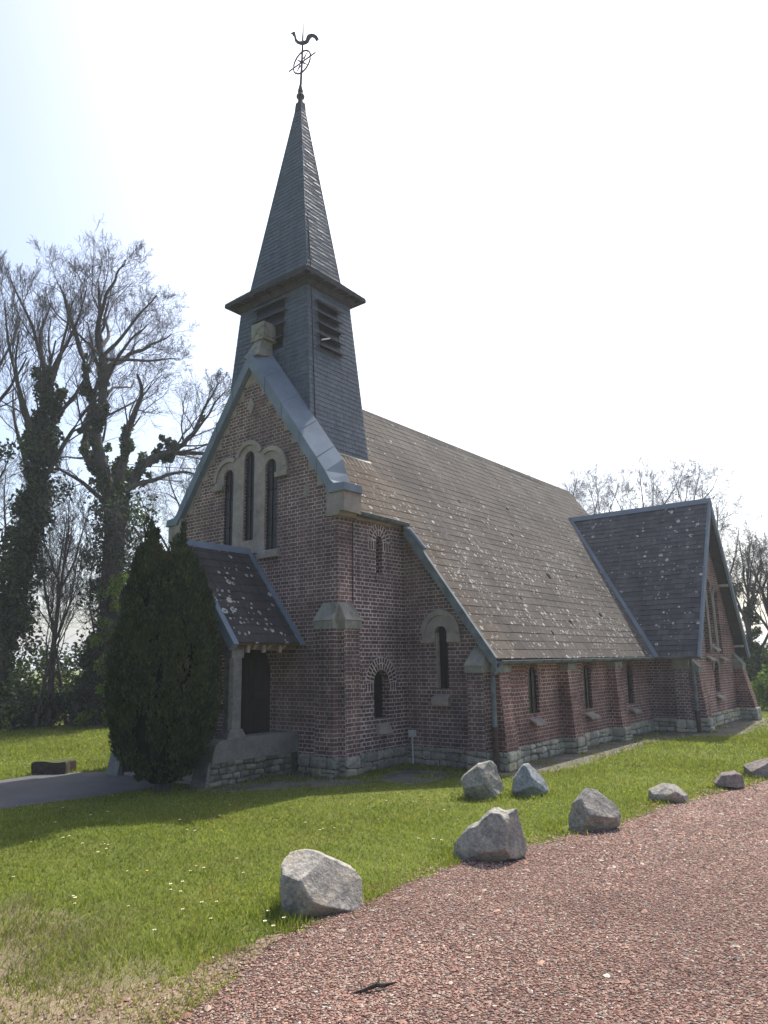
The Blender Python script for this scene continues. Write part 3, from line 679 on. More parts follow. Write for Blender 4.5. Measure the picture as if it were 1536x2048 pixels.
# transept roof
def tr_roof(sg):
    mb = MB(); ye = TYC - sg * 2.71; vd = Vector((0, sg * 2.71, 4.53)); lv = vd.length; org = Vector((0, ye, TZR - 4.53)); ud = Vector((sg, 0, 0))
    pts = [(4.44, 0), (5.60, 0), (5.60, lv), (1.14, lv)]
    if sg < 0: pts = [(-u, v) for u, v in pts][::-1]
    tiles(mb, org, ud, vd, pts, .165, .30, .012, .006)
    R = obj('transept_roof', mb, M['roof_dark'], church)
    d = MB(); n = ud.cross(vd).normalized()
    P = lambda u, v, t: tuple(org + Vector((u, 0, 0)) + vd.normalized() * v + n * t)
    ps = [(4.40, 0.01), (5.58, 0.01), (5.58, lv), (1.14, lv)]
    if sg < 0: ps = ps[::-1]
    d.hexa([P(u, v, -.09) for u, v in ps], [P(u, v, -.014) for u, v in ps]); obj('roof_boarding', d, M['soffit'], R)
    e = MB(); q = [(5.575, -.03), (5.635, -.03), (5.635, lv + .02), (5.575, lv + .02)]
    if sg < 0: q = q[::-1]
    e.hexa([P(u, v, -.13) for u, v in q], [P(u, v, .035) for u, v in q]); obj('verge_trim', e, M['zinc'], R)
    va = MB(); q = [(4.38, -.02), (4.62, -.02), (1.28, lv), (1.08, lv)]
    if sg < 0: q = q[::-1]
    va.hexa([P(u, v, .0) for u, v in q], [P(u, v, .045) for u, v in q]); obj('valley_strip', va, M['zinc'], R)
    return R
T1 = tr_roof(1); T2 = tr_roof(-1)
obj('ridge_strip', MB().hexa([(1.12, TYC-.11, TZR-.11), (5.64, TYC-.11, TZR-.11), (5.64, TYC+.11, TZR-.11), (1.12, TYC+.11, TZR-.11)], [(1.12, TYC-.04, TZR+.05), (5.64, TYC-.04, TZR+.05), (5.64, TYC+.04, TZR+.05), (1.12, TYC+.04, TZR+.05)]), M['zinc'], T1)
for z in (4.05, 2.25):
    y = TYC + (TZR - z) / (4.53 / 2.71) - .12
    obj('purlin_end', MB().box(TX - .05, 5.56, y - .16, y, z - .10, z - .03), M['timber_pale'], T2)

# gutters and downpipes
def gutter(p0, p1, r=.065, mat='zinc_green', brackets=True):
    g = MB(); p0, p1 = Vector(p0), Vector(p1); d = (p1 - p0).normalized(); s = d.cross(Vector((0, 0, 1)))
    n = 7; vs = []
    for P in (p0, p1):
        for rr in (r, r - .008):
            for i in range(n): t = math.pi + math.pi * i / (n - 1); vs.append(P + s * math.cos(t) * rr + Vector((0, 0, math.sin(t) * rr)))
    fs = []
    for i in range(n - 1): fs += [(i, i + 1, 2*n + i + 1, 2*n + i), (n + i + 1, n + i, 3*n + i, 3*n + i + 1)]
    fs += [(0, 2*n, 3*n, n), (n - 1, 2*n - 1, 4*n - 1, 3*n - 1)] + [(i, n + i, n + i + 1, i + 1) for i in range(n - 1)]
    g.add(vs, fs)
    L = (p1 - p0).length
    for k_ in range(int(L / .8) + 1):
        P = p0 + d * min(L - .02, .05 + k_ * .8); ring = [P + s * math.cos(math.pi + math.pi*i/6) * (r + .006) + Vector((0, 0, math.sin(math.pi + math.pi*i/6) * (r + .006))) for i in range(7)]
        g.tube(ring, .009, 4)
    g.tube([p0 + s * r, p1 + s * r], .011, 6)
    return obj('gutter', g, M[mat], church)
gutter((4.50, 1.86, 1.875), (4.50, 10.15, 1.895)); gutter((4.56, 10.03, 1.895), (5.60, 10.03, 1.905))
gutter((2.545, .40, 4.615), (2.545, 1.90, 4.595))
def pipe(pts, r, mat, parent, name):
    m = MB(); m.tube(pts, r, 10)
    return obj(name, m, M[mat], parent)
d1 = pipe([(4.50, 1.93, 1.83), (4.50, 1.91, 1.77), (4.47, 1.86, 1.72), (4.42, 1.82, 1.66), (4.395, 1.81, 1.58), (4.395, 1.81, .74)], .045, 'zinc_green', church, 'downpipe')
pipe([(4.395, 1.81, .76), (4.395, 1.81, .70)], .062, 'rust', d1, 'pipe_collar'); pipe([(4.395, 1.81, .70), (4.39, 1.81, .02)], .052, 'rust', d1, 'lower_pipe')
d2 = pipe([(5.40, 10.04, 1.84), (5.395, 10.1, 1.76), (5.39, 10.2, 1.66), (5.39, 10.24, 1.55), (5.39, 10.24, .52)], .045, 'zinc_green', church, 'downpipe')
pipe([(5.39, 10.24, .54), (5.39, 10.24, .48)], .06, 'rust', d2, 'pipe_collar'); pipe([(5.39, 10.24, .48), (5.39, 10.24, .02)], .05, 'rust', d2, 'lower_pipe')
pipe([(2.545, 1.85, 4.57), (2.55, 1.80, 4.50), (2.60, 1.785, 4.47), (2.68, 1.785, 4.44), (2.95, 1.80, 4.11), (3.02, 1.81, 4.03)], .042, 'zinc', church, 'downpipe')

# ---- tower and spire
TYT = 1.2; ZT = 9.93
hx = lambda z: 1.05 + (ZT - z) * .0885; hy = lambda z: .68 + (ZT - z) * .057
tb = MB(); zl, zh = 5.6, ZT
def quad(z): return [(-hx(z), TYT - hy(z), z), (hx(z), TYT - hy(z), z), (hx(z), TYT + hy(z), z), (-hx(z), TYT + hy(z), z)]
core = MB(); ins = lambda q: [(x * .975, TYT + (y - TYT) * .965, z) for x, y, z in q]
core.hexa(ins(quad(zl)), ins(quad(zh))); tower = obj('tower', core, M['soffit'], church)
FWIN = (-.50, .42, 8.55, 9.74); SWIN = (.79, 1.42, 8.46, 9.55)
ts = MB()
def face(a0, a1, b0, b1, hole=None, row=.105, wd=.2):
    """slates on a trapezoid: a0,a1 bottom corners, b0,b1 top corners"""
    a0, a1, b0, b1 = map(Vector, (a0, a1, b0, b1)); ud = (a1 - a0).normalized(); m = (b0 + b1) / 2 - (a0 + a1) / 2
    vd = (m - ud * m.dot(ud)).normalized(); f = lambda p: ((p - a0).dot(ud), (p - a0).dot(vd))
    reg = [f(a0), f(a1), f(b1), f(b0)]
    if not hole: tiles(ts, a0, ud, vd, reg, row, wd, .009, .0018, gap=.004); return
    lo, hi, z0, z1 = hole   # u range in metres from the centre, z range
    c = f((a0 + a1) / 2)[0]; v0 = (z0 - a0.z) / vd.z; v1 = (z1 - a0.z) / vd.z; top = reg[2][1]
    v0 = round(v0 / row) * row; v1 = round(v1 / row) * row
    tiles(ts, a0, ud, vd, clip(reg, [(-9, -1), (9, -1), (9, v0), (-9, v0)]), row, wd, .009, .0018, v0=0, gap=.004)
    tiles(ts, a0, ud, vd, clip(reg, [(-9, v1), (9, v1), (9, 99), (-9, 99)]), row, wd, .009, .0018, v0=v1, gap=.004)
    tiles(ts, a0, ud, vd, clip(reg, [(-9, v0), (c + lo, v0), (c + lo, v1), (-9, v1)]), row, wd, .009, .0018, v0=v0, gap=.004)
    tiles(ts, a0, ud, vd, clip(reg, [(c + hi, v0), (9, v0), (9, v1), (c + hi, v1)]), row, wd, .009, .0018, v0=v0, gap=.004)
B, T = quad(zl), quad(zh)
face(B[0], B[1], T[0], T[1], FWIN); face(B[1], B[2], T[1], T[2], (SWIN[0]-TYT, SWIN[1]-TYT, SWIN[2], SWIN[3])); face(B[2], B[3], T[2], T[3]); face(B[3], B[0], T[3], T[0])
obj('slate_cladding', ts, M['slate'], tower)
# belfry openings: dark recess boards and sloping louvres
def louvre(name_front, n, z0, z1):
    dk = MB(); lv = []
    if name_front:
        x0, x1 = FWIN[0], FWIN[1]; yf = lambda z: TYT - hy(z)
        dk.hexa([(x0-.02, yf(z0)-.002, z0), (x1+.02, yf(z0)-.002, z0), (x1+.02, yf(z0)+.03, z0), (x0-.02, yf(z0)+.03, z0)], [(x0-.02, yf(z1)-.002, z1), (x1+.02, yf(z1)-.002, z1), (x1+.02, yf(z1)+.03, z1), (x0-.02, yf(z1)+.03, z1)])
        for i in range(n):
            z = z1 - .02 - i * (z1 - z0) / n; y = yf(z)
            a = [(x0-.09, y-.13, z-.07), (x1+.07, y-.13, z-.07), (x1+.07, y-.003, z), (x0-.09, y-.003, z)]
            lv.append(MB().hexa([(p[0], p[1], p[2]-.012) for p in a], a))
    else:
        y0, y1 = SWIN[0], SWIN[1]; xf = lambda z: hx(z)
        dk.hexa([(xf(z0)-.03, y0-.02, z0), (xf(z0)+.002, y0-.02, z0), (xf(z0)+.002, y1+.02, z0), (xf(z0)-.03, y1+.02, z0)], [(xf(z1)-.03, y0-.02, z1), (xf(z1)+.002, y0-.02, z1), (xf(z1)+.002, y1+.02, z1), (xf(z1)-.03, y1+.02, z1)])
        for i in range(n):
            z = z1 - .02 - i * (z1 - z0) / (n - .8); x = xf(z)
            a = [(x+.003, y0-.07, z), (x+.13, y0-.07, z-.07), (x+.13, y1+.09, z-.07), (x+.003, y1+.09, z)]
            lv.append(MB().hexa([(p[0], p[1], p[2]-.010) for p in a], a))
    o = obj('belfry_opening', dk, M['glass'], tower); 
    return o, lv
LM = plain('louvre_board', (.075, .078, .085), .6, .3, .3, 9)
for o, lv in (louvre(True, 4, FWIN[2], FWIN[3]), louvre(False, 5, SWIN[2], SWIN[3])):
    for q in lv: obj('louvre_slat', q, LM, tower)
zz = 8.62; obj('broken_slat', MB().hexa([(hx(zz)+.06, .78, zz-.06), (hx(zz)+.09, .78, zz-.06), (hx(zz)+.14, .97, zz+.02), (hx(zz)+.11, .97, zz+.02)], [(hx(zz)+.06, .78, zz-.03), (hx(zz)+.09, .78, zz-.03), (hx(zz)+.14, .97, zz+.05), (hx(zz)+.11, .97, zz+.05)]), plain('pale_slat', (.7, .7, .68), .5), tower)
# eaves and spire (leaning a touch, as it does)
spire = MB(); ex, ey, ez = 1.31, .95, 10.0; bx, by, bz = .905, .545, 10.40; AZ = 15.10
def sq(x, y, z, cx=0.0): return [(cx - x, TYT - y, z), (cx + x, TYT - y, z), (cx + x, TYT + y, z), (cx - x, TYT + y, z)]
sc_ = MB().hexa(sq(bx*.96, by*.94, bz-.3, .005), sq(.06, .05, AZ - .05, .125)); spire_o = obj('spire', sc_, M['soffit'], church)
ts = MB(); B = sq(bx, by, bz); T = sq(.085, .065, AZ, .125)
for i in range(4): face(B[i], B[(i+1) % 4], T[i], T[(i+1) % 4])
E_ = sq(ex, ey, ez + .03)
for i in range(4): face(E_[i], E_[(i+1) % 4], B[i], B[(i+1) % 4])
obj('slate_cladding', ts, M['slate'], spire_o)
ev = MB(); ev.hexa(sq(ex + .01, ey + .01, ez - .06), sq(ex + .01, ey + .01, ez + .02)); ev.hexa(sq(ex - .05, ey - .05, ez + .02), sq(bx - .02, by - .02, bz - .02))
ev.hexa(sq(hx(ZT) + .05, hy(ZT) + .05, ZT - .12), sq(hx(ZT) + .10, hy(ZT) + .10, ez - .059))
obj('eaves_soffit', ev, M['soffit'], spire_o)
for i in range(7):
    x = -1.15 + i * 2.3 / 6; obj('rafter_end', MB().box(x - .035, x + .035, TYT - ey - .02, TYT - hy(ZT), ez - .10, ez - .058), M['soffit'], spire_o)
for i in range(5):
    y = TYT - .8 + i * .4; obj('rafter_end', MB().box(hx(ZT), ex + .02, y - .035, y + .035, ez - .10, ez - .058), M['soffit'], spire_o)
hp = MB()
for i in range(4): hp.tube([Vector(B[i]) + Vector((0, 0, .01)), Vector(T[i])], .014, 5)
obj('hip_trim', hp, M['slate'], spire_o)
cap = MB().hexa(sq(.112, .092, AZ - .14, .123), sq(.088, .075, AZ + .14, .126)); obj('spire_cap', cap, M['iron'], spire_o)
# weathervane: finial, rod, ringed cross, cockerel
vx, vy = .127, TYT; vane = MB()
vane.lathe([(.0, AZ + .14), (.07, AZ + .16), (.06, AZ + .26), (.10, AZ + .31), (.105, AZ + .35), (.065, AZ + .41), (.07, AZ + .50), (.03, AZ + .68), (.0, AZ + .70)], vx, vy, 10)
vane.tube([(vx, vy, AZ + .6), (vx + .035, vy, 16.3), (vx + .065, vy, 17.1), (vx + .085, vy, 17.62)], [.032, .028, .022, .006], 6)
vo = obj('weathervane', vane, M['iron'], church)
cx, cz = vx + .04, 16.40; cr = MB()
cr.tube([(cx - .46, vy, cz), (cx + .46, vy, cz)], .018, 6)
cr.tube([(cx + .29 * math.cos(t), vy, cz + .29 * math.sin(t)) for t in np.linspace(0, 2*math.pi, 33)], .021, 5)
for t in (45, 135, 225, 315):
    a = math.radians(t); cr.tube([(cx + .08*math.cos(a), vy, cz + .08*math.sin(a)), (cx + .27*math.cos(a), vy, cz + .27*math.sin(a))], [.024, .007], 5)
obj('ringed_cross', cr, M['iron'], vo)
# cockerel silhouette (u along the vane, z), thick plate
ck = [(-.27,.30),(-.315,.27),(-.27,.25),(-.255,.20),(-.265,.175),(-.235,.19),(-.22,.12),(-.21,.02),(-.15,-.06),(-.06,-.11),(.02,-.115),(.10,-.09),(.155,-.04),(.18,.03),(.21,.10),(.25,.135),(.30,.10),(.335,.03),(.35,-.03),(.37,0),(.40,-.01),(.40,.03),(.43,.03),(.40,.10),(.365,.17),(.31,.215),(.23,.23),(.15,.20),(.105,.14),(.09,.06),(.07,0),(0,-.02),(-.08,-.02),(-.14,.03),(-.165,.11),(-.175,.19),(-.19,.245),(-.205,.285),(-.195,.315),(-.215,.31),(-.22,.335),(-.24,.315),(-.255,.33)]
du = Vector((.80, .60, 0)); dn = Vector((.60, -.80, 0)); c0 = Vector((vx + .06, vy, 17.0)); tri = tessellate_polygon([[Vector((a, b, 0)) for a, b in ck]])
n = len(ck); P_ = [c0 + du*a*.95 + Vector((0, 0, b*.86)) for a, b in ck]; thick = lambda a, b: .012 if a < -.18 or a > .3 else .022
vs = [p + dn*thick(*ck[i]) for i, p in enumerate(P_)] + [p - dn*thick(*ck[i]) for i, p in enumerate(P_)]
obj('cockerel', MB().add(vs, [tuple(t) for t in tri] + [tuple(n + i for i in reversed(t)) for t in tri] + [(i, (i+1) % n, n + (i+1) % n, n + i) for i in range(n)]), M['iron'], vo)
# lightning conductor down tower and wall
lc = MB(); off = .02
pts = [Vector((.11, TYT - .02, 15.2)), Vector((.20, TYT - .03, 14.6))]
for t in np.linspace(.12, 1, 9): pts.append(Vector((.125 + (bx - .125) * t + off + .01, TYT - (.065 + (by - .065) * t) + .09, AZ - (AZ - bz) * t)))
obj('spire_conductor', MB().tube(pts, .011, 5), M['wire'], spire_o); lc.tube([(hx(z) + .015, TYT - hy(z) + .11 + (ZT - z)*.01, z) for z in (9.86, 9.0, 8.0, 7.0, 6.2)], .011, 5)
obj('lightning_conductor', lc, M['wire'], church)
obj('wall_conductor', MB().tube([(FW + .085, .40, 4.5), (FW + .012, .40, 4.46), (FW + .012, .39, 3.6), (FW + .012, .385, 2.99)], .009, 5), M['wire'], church)

# ---- porch
PD, PX, PZ, PE = 1.62, 1.52, 4.12, 2.25
def porch_roof(sg):
    mb = MB(); vd = Vector((-sg*PX, 0, PZ - PE)); lv = vd.length; org = Vector((sg*PX, 0, PE)); ud = Vector((0, sg, 0))
    r = [(-PD, 0), (-.002, 0), (-.002, lv), (-PD, lv)]
    if sg < 0: r = [(.002, 0), (PD, 0), (PD, lv), (.002, lv)]
    tiles(mb, org, ud, vd, r, .20, .42, .012, .003); R = obj('porch_roof', mb, M['roof_porch'], church)
    n = ud.cross(vd).normalized(); P = lambda y, v, t: tuple(org + Vector((0, y, 0)) + vd.normalized()*v + n*t)
    q = [(-PD + .01, .01), (-.005, .01), (-.005, lv), (-PD + .01, lv)]
    if sg < 0: q = q[::-1]
    obj('roof_boarding', MB().hexa([P(y, v, -.07) for y, v in q], [P(y, v, -.014) for y, v in q]), M['timber'], R)
    for ya, yb, nm in ((-PD - .05, -PD + .06, 'verge_trim'), (-.11, -.003, 'verge_trim')):
        q = [(ya, -.06), (yb, -.06), (yb, lv + .02), (ya, lv + .02)]
        if sg < 0: q = q[::-1]
        obj(nm, MB().hexa([P(y, v, -.12 if ya < -1 else .0) for y, v in q], [P(y, v, .04) for y, v in q]), M['zinc'], R)
    for y in (-1.05, -.72, -.38): obj('rafter_end', MB().hexa([P(y-.035, .02, -.19), P(y+.035, .02, -.19), P(y+.035, .5, -.17), P(y-.035, .5, -.17)][::sg], [P(y-.035, .02, -.072), P(y+.035, .02, -.072), P(y+.035, .5, -.072), P(y-.035, .5, -.072)][::sg]), M['timber_pale'], R)
    ba = MB(); x0, x1 = sorted((sg*1.16, sg*1.34)); ba.box(x0, x1, -1.50, -.002, 2.14, 2.30); ba.box(x0 + .2*sg if sg > 0 else x0 - .03, x1 + .03 if sg > 0 else x1 - .2, -1.2, -.05, 2.255, 2.275)
    obj('wall_plate', ba, M['timber'], R)
    for y in (-1.22, -.86, -.48):
        xa, xb = sorted((sg*1.345, sg*1.40)); obj('bracket', MB().box(xa, xb, y, y + .06, 2.09, 2.24), M['timber_pale'], R)
    return R
PR = porch_roof(1); porch_roof(-1)
obj('ridge_strip', MB().hexa([(-.10, -PD-.05, PZ-.09), (.10, -PD-.05, PZ-.09), (.10, -.003, PZ-.09), (-.10, -.003, PZ-.09)], [(-.04, -PD-.05, PZ+.045), (.04, -PD-.05, PZ+.045), (.04, -.003, PZ+.045), (-.04, -.003, PZ+.045)]), M['zinc'], PR)
gb = MB(); gb.box(-1.36, 1.36, -1.52, -1.42, 2.10, 2.26)
for i in range(16):
    x = -1.2 + i * .15; h = PZ - .14 - abs(x + .07) * (PZ - PE) / PX - .09
    if h > 2.3: gb.box(x, x + .14, -1.49, -1.45, 2.262, h)
obj('porch_gable', gb, M['timber'], church)
for sg in (1, -1):
    x0, x1 = sorted((sg*1.19, sg*1.41)); pm_ = MB()
    ch = .05; oct_ = [(x0+ch, -1.57), (x1-ch, -1.57), (x1, -1.57+ch), (x1, -1.30-ch), (x1-ch, -1.30), (x0+ch, -1.30), (x0, -1.30-ch), (x0, -1.57+ch)]
    pm_.add([(a, b, .85) for a, b in oct_] + [(a, b, 2.0) for a, b in oct_], [(i, (i+1) % 8, 8 + (i+1) % 8, 8 + i) for i in range(8)])
    pm_.box(x0, x1, -1.57, -1.30, 2.0, 2.14); pm_.hexa([(x0-.07, -1.64, .70), (x1+.03, -1.64, .70), (x1+.03, -1.23, .70), (x0-.07, -1.23, .70)], [(x0, -1.57, .851), (x1, -1.57, .851), (x1, -1.30, .851), (x0, -1.30, .851)])
    post = obj('porch_post', pm_, M['post'], church)
    # low side wall: rendered top on rubble foot, front end rounded
    lwm = MB(); pts = [(.0, .36), (.0, .66), (-.06, .71), (-1.62, .71), (-1.78, .69), (-1.86, .63), (-1.90, .52), (-1.93, .36)]
    if sg > 0: pts = pts[::-1]
    lwm.prism(pts if sg > 0 else pts[::-1], 'x', sg*1.43, sg*1.06); lo = obj('porch_low_wall', lwm, M['render'], church)
    rb = MB(); rbm = MB()
    xa, xb = sorted((sg*1.05, sg*1.40)); rbm.box(xa, xb, -1.93, -.001, 0, .36)
    rubble(rb, rbm, 'x', sg*1.40, -1.95, -.16, 0, .37, sg, 31 + sg, (.08, .15), (.12, .32)); 
    obj('rubble_foot', rb, M['rubble_shade'], lo); obj('rubble_mortar', rbm, M['rubble_mortar'], lo)
    fr_ = MB(); fr_.hexa([(xa-.02, -2.03, 0), (xb+.0, -2.03, 0), (xb+.0, -1.93, 0), (xa-.02, -1.93, 0)], [(xa, -1.955, .38), (xb, -1.955, .38), (xb, -1.925, .38), (xa, -1.925, .38)])
    obj('end_render', fr_, M['post'], lo)
obj('porch_floor', MB().box(-1.05, 1.05, -1.9, -.28, 0, .05), M['stone'], church)

# ---- small things on the church
bx_ = thing('meter_box', 'small grey meter box with conduit in the inner corner of the brick wall', 'meter box', (FW + .18, AD - .05, 0))
obj('box', MB().box(FW + .13, FW + .23, AD - .12, AD - .003, .50, .62), M['plaster_box'], bx_); obj('conduit', MB().tube([(FW + .18, AD - .07, .50), (FW + .20, AD - .09, .02)], .014, 8), M['plaster_box'], bx_)
cb = MB(); A_, B_ = Vector((1.05, -.06, 5.56)), Vector((-15.3, 2.05, 9.79))
cb.tube([A_.lerp(B_, t) - Vector((0, 0, .5 * 4 * t * (1 - t) * .35)) for t in np.linspace(0, 1, 24)], .009, 4)
tag(obj('overhead_cable', cb, M['wire']), 'thin dark overhead cable running from the gable window to the trees', 'cable')

# ================================================================== GROUND
def in_poly(P, poly):
    x, y = P[:, 0], P[:, 1]; r = np.zeros(len(P), bool); n = len(poly)
    for i in range(n):
        (x0, y0), (x1, y1) = poly[i], poly[(i + 1) % n]
        if y0 == y1: continue
        c = (y0 > y) != (y1 > y); r ^= c & (x < (x1 - x0) * (y - y0) / (y1 - y0) + x0)
    return r
def vnoise(x, y, s, seed=0):   # cheap smooth value noise 0..1
    r = np.random.default_rng(seed).random((64, 64)); x = x / s + 31.7; y = y / s + 17.3
    xi, yi = np.floor(x).astype(int), np.floor(y).astype(int); fx, fy = x - xi, y - yi; fx = fx*fx*(3-2*fx); fy = fy*fy*(3-2*fy)
    g = lambda a, b: r[a % 64, b % 64]
    return (g(xi, yi)*(1-fx) + g(xi+1, yi)*fx)*(1-fy) + (g(xi, yi+1)*(1-fx) + g(xi+1, yi+1)*fx)*fy
def jitter_poly(poly, step=.12, amp=.06, seed=1):
    rr = random.Random(seed); out = []
    for i in range(len(poly)):
        a, b = Vector(poly[i]), Vector(poly[(i + 1) % len(poly)]); L = (b - a).length; n = max(1, int(L / step)) if L < 12 else 1
        for q in range(n):
            p = a.lerp(b, q / n); out.append((p.x + rr.uniform(-amp, amp), p.y + rr.uniform(-amp, amp)) if q else (p.x, p.y))
    return out
def sheet(name, poly, z, mat):
    tri = tessellate_polygon([[Vector((x, y, 0)) for x, y in poly]]); vs = [(x, y, z) for x, y in poly]; fs = []
    for t in tri:
        a, b, c = (Vector(vs[i]) for i in t); fs.append(tuple(t) if (b - a).cross(c - a).z > 0 else tuple(reversed(t)))
    return struct(name, MB().add(vs, fs), mat)
GRAVEL = [(8.3, -9.5), (7.62, -7.6), (7.37, -6.88), (7.10, -6.05), (6.93, -5.40), (6.95, -4.67), (6.93, -3.73), (6.98, -3.19), (7.19, -2.32), (7.36, -1.68), (7.6, -.74), (7.68, .55), (7.95, 1.40), (8.02, 2.11), (8.34, 3.12), (8.9, 5.2), (10.0, 9), (13, 17), (40, 30), (40, -25), (9, -14)]
DIRT = [(8.3, -9.5), (7.62, -7.6), (7.42, -6.88), (7.16, -6.1), (6.99, -5.55), (6.86, -5.62), (6.84, -6.05), (6.9, -6.5), (6.75, -6.85), (6.4, -7.02), (6.0, -7.12), (5.6, -7.1), (5.2, -7.2), (4.6, -7.4), (4.4, -8.4), (5.5, -10)]
PATH = [(.62, -1.95), (.66, -2.6), (.52, -3.67), (.34, -4.65), (.1, -6.5), (-.2, -14), (-3.0, -14), (-2.5, -5), (-2.36, -3.46), (-2.46, -2.75), (-2.1, -2.2), (-1.75, -1.85)]
SOIL = [(-2.6, 0), (-2.0, -.35), (1.2, -2.3), (1.9, -2.15), (2.45, -1.35), (3.0, -.75), (3.3, -.45), (2.9, .6), (2.75, 1.4), (3.4, 1.45), (4.5, 1.3), (4.9, 1.7), (5.2, 2.6), (5.3, 3.3), (5.15, 4.6), (5.2, 6.2), (5.15, 8.0), (5.5, 9.3), (6.2, 9.5), (6.5, 10.4), (6.4, 12.5), (6.6, 15.6), (4, 16), (4, 0)]
CHURCH = [(-2.4, 0), (2.4, 0), (2.4, 1.94), (4.25, 1.94), (4.25, 10.3), (5.3, 10.3), (5.3, 15.3), (4.2, 15.3), (4.2, 15.6), (-4.2, 15.6), (-4.2, 1.94), (-2.4, 1.94)]

k = NB('lawn'); p = k.pos(); n0 = k.noise(p, .35, 5, .6); n1 = k.noise(p, 2.2, 5, .65); n2 = k.noise(p, 90, 3, .7)
c = k.ramp(n1, (.3, (.092, .118, .026)), (.6, (.140, .165, .038)), (.8, (.19, .172, .065)))
c = k.mix(1, c, k.ramp(n0, (.3, (.85, .95, .85)), (.7, (1.15, 1.08, 1.0))), 'MULTIPLY'); c = k.mix(1, c, k.ramp(n2, (.3, (.45, .45, .45)), (.7, (1.4, 1.4, 1.4))), 'MULTIPLY')
sp = k.n('SeparateXYZ', {0: p}).outputs; dx = k.math('SUBTRACT', sp[0], 5.2); dy = k.math('MULTIPLY', k.math('SUBTRACT', sp[1], -7.35), .9)
wd = k.math('ADD', k.math('SQRT', k.math('ADD', k.math('MULTIPLY', dx, dx), k.math('MULTIPLY', dy, dy))), k.math('MULTIPLY', k.math('SUBTRACT', n1, .5), 1.6))
ex_ = k.math('SUBTRACT', sp[0], 6.6); ey_ = k.math('SUBTRACT', sp[1], -6.95)
w2 = k.math('ADD', k.math('ADD', k.math('SQRT', k.math('ADD', k.math('MULTIPLY', ex_, ex_), k.math('MULTIPLY', ey_, ey_))), .55), k.math('MULTIPLY', k.math('SUBTRACT', n1, .5), 1.2))
wd = k.math('MINIMUM', wd, w2)
c = k.mix(k.rng(wd, 1.3, .6, 0, .8, True), c, k.ramp(n2, (.3, (.15, .115, .078)), (.7, (.29, .23, .16))))
k.bump(n2, .8, .03); M['lawn'] = k.fin(c, .95, .1)
k = NB('gravel'); p = k.pos(); vo = k.n('TexVoronoi', {'Vector': p, 'Scale': 55.0}, voronoi_dimensions='2D'); cs = k.n('SeparateColor', {0: vo.outputs['Color']}).outputs
c = k.ramp(cs[0], (0, (.09, .052, .043)), (.3, (.18, .098, .078)), (.55, (.25, .138, .107)), (.8, (.18, .138, .118)), (.93, (.31, .265, .22)), (1, (.42, .39, .35)))
c = k.mix(1, c, k.ramp(vo.outputs['Distance'], (.0, (1.1, 1.1, 1.1)), (.75, (.35, .33, .33))), 'MULTIPLY')
c = k.mix(1, c, k.ramp(k.noise(p, 1.1, 4), (.3, (.82, .8, .8)), (.7, (1.15, 1.15, 1.15))), 'MULTIPLY')
k.bump(k.math('MULTIPLY', vo.outputs['Distance'], -1), 1, .02); M['gravel'] = k.fin(c, .9, .2)
k = NB('sandy_dirt'); p = k.pos(); n1 = k.noise(p, 3, 6, .65); n2 = k.noise(p, 70, 4, .7)
c = k.mix(1, k.ramp(n1, (.3, (.17, .125, .09)), (.7, (.30, .235, .165))), k.ramp(n2, (.3, (.6, .6, .6)), (.7, (1.25, 1.25, 1.2))), 'MULTIPLY'); k.bump(n2, .7, .02); M['dirt'] = k.fin(c, .95, .1)
k = NB('dark_soil'); p = k.pos(); n1 = k.noise(p, 2.5, 6, .65); n2 = k.noise(p, 45, 4, .7)
c = k.mix(1, k.ramp(n1, (.3, (.085, .075, .06)), (.5, (.13, .12, .10)), (.7, (.20, .19, .165))), k.ramp(n2, (.3, (.6, .6, .6)), (.7, (1.25, 1.25, 1.2))), 'MULTIPLY'); k.bump(n2, .7, .02); M['soil'] = k.fin(c, .95, .1)
k = NB('asphalt'); p = k.pos(); n1 = k.noise(p, 1.5, 5, .6); n2 = k.noise(p, 160, 3, .7)
c = k.mix(1, k.ramp(n1, (.3, (.07, .07, .074)), (.7, (.105, .105, .108))), k.ramp(n2, (.3, (.6, .6, .6)), (.7, (1.4, 1.4, 1.4))), 'MULTIPLY'); k.bump(n2, .6, .006); M['asphalt'] = k.fin(c, .9, .2)

ring = [(3500 * math.cos(2*math.pi*i/48), 3500 * math.sin(2*math.pi*i/48)) for i in range(48)]
sheet('ground', ring, 0, M['lawn'])
sheet('bare_soil', jitter_poly(SOIL, .15, .05, 2), .004, M['soil'])
sheet('path', jitter_poly(PATH, .3, .03, 3), .008, M['asphalt'])
sheet('dirt_patch', jitter_poly(DIRT, .13, .13, 4), .004, M['dirt'])
sheet('gravel_drive', jitter_poly(GRAVEL, .1, .05, 5), .008, M['gravel'])

def fast(name, V, F, mat, parent=None, loc=(0, 0, 0), smooth=False):
    V = np.asarray(V, np.float32).reshape(-1, 3); F = np.asarray(F, np.int32); k_ = F.shape[1]
    off = root_loc(parent) if parent else Vector(loc)
    V = V - np.array(off, np.float32)
    me = bpy.data.meshes.new(name); me.vertices.add(len(V)); me.vertices.foreach_set('co', V.ravel())
    me.loops.add(F.size); me.loops.foreach_set('vertex_index', F.ravel())
    me.polygons.add(len(F)); me.polygons.foreach_set('loop_start', np.arange(0, F.size, k_, dtype=np.int32))
    me.polygons.foreach_set('use_smooth', np.full(len(F), smooth)); me.update(calc_edges=True); me.materials.append(mat)
    o = bpy.data.objects.new(name, me); COL.objects.link(o)
    if parent: o.parent = parent
    else: o.location = off
    return o

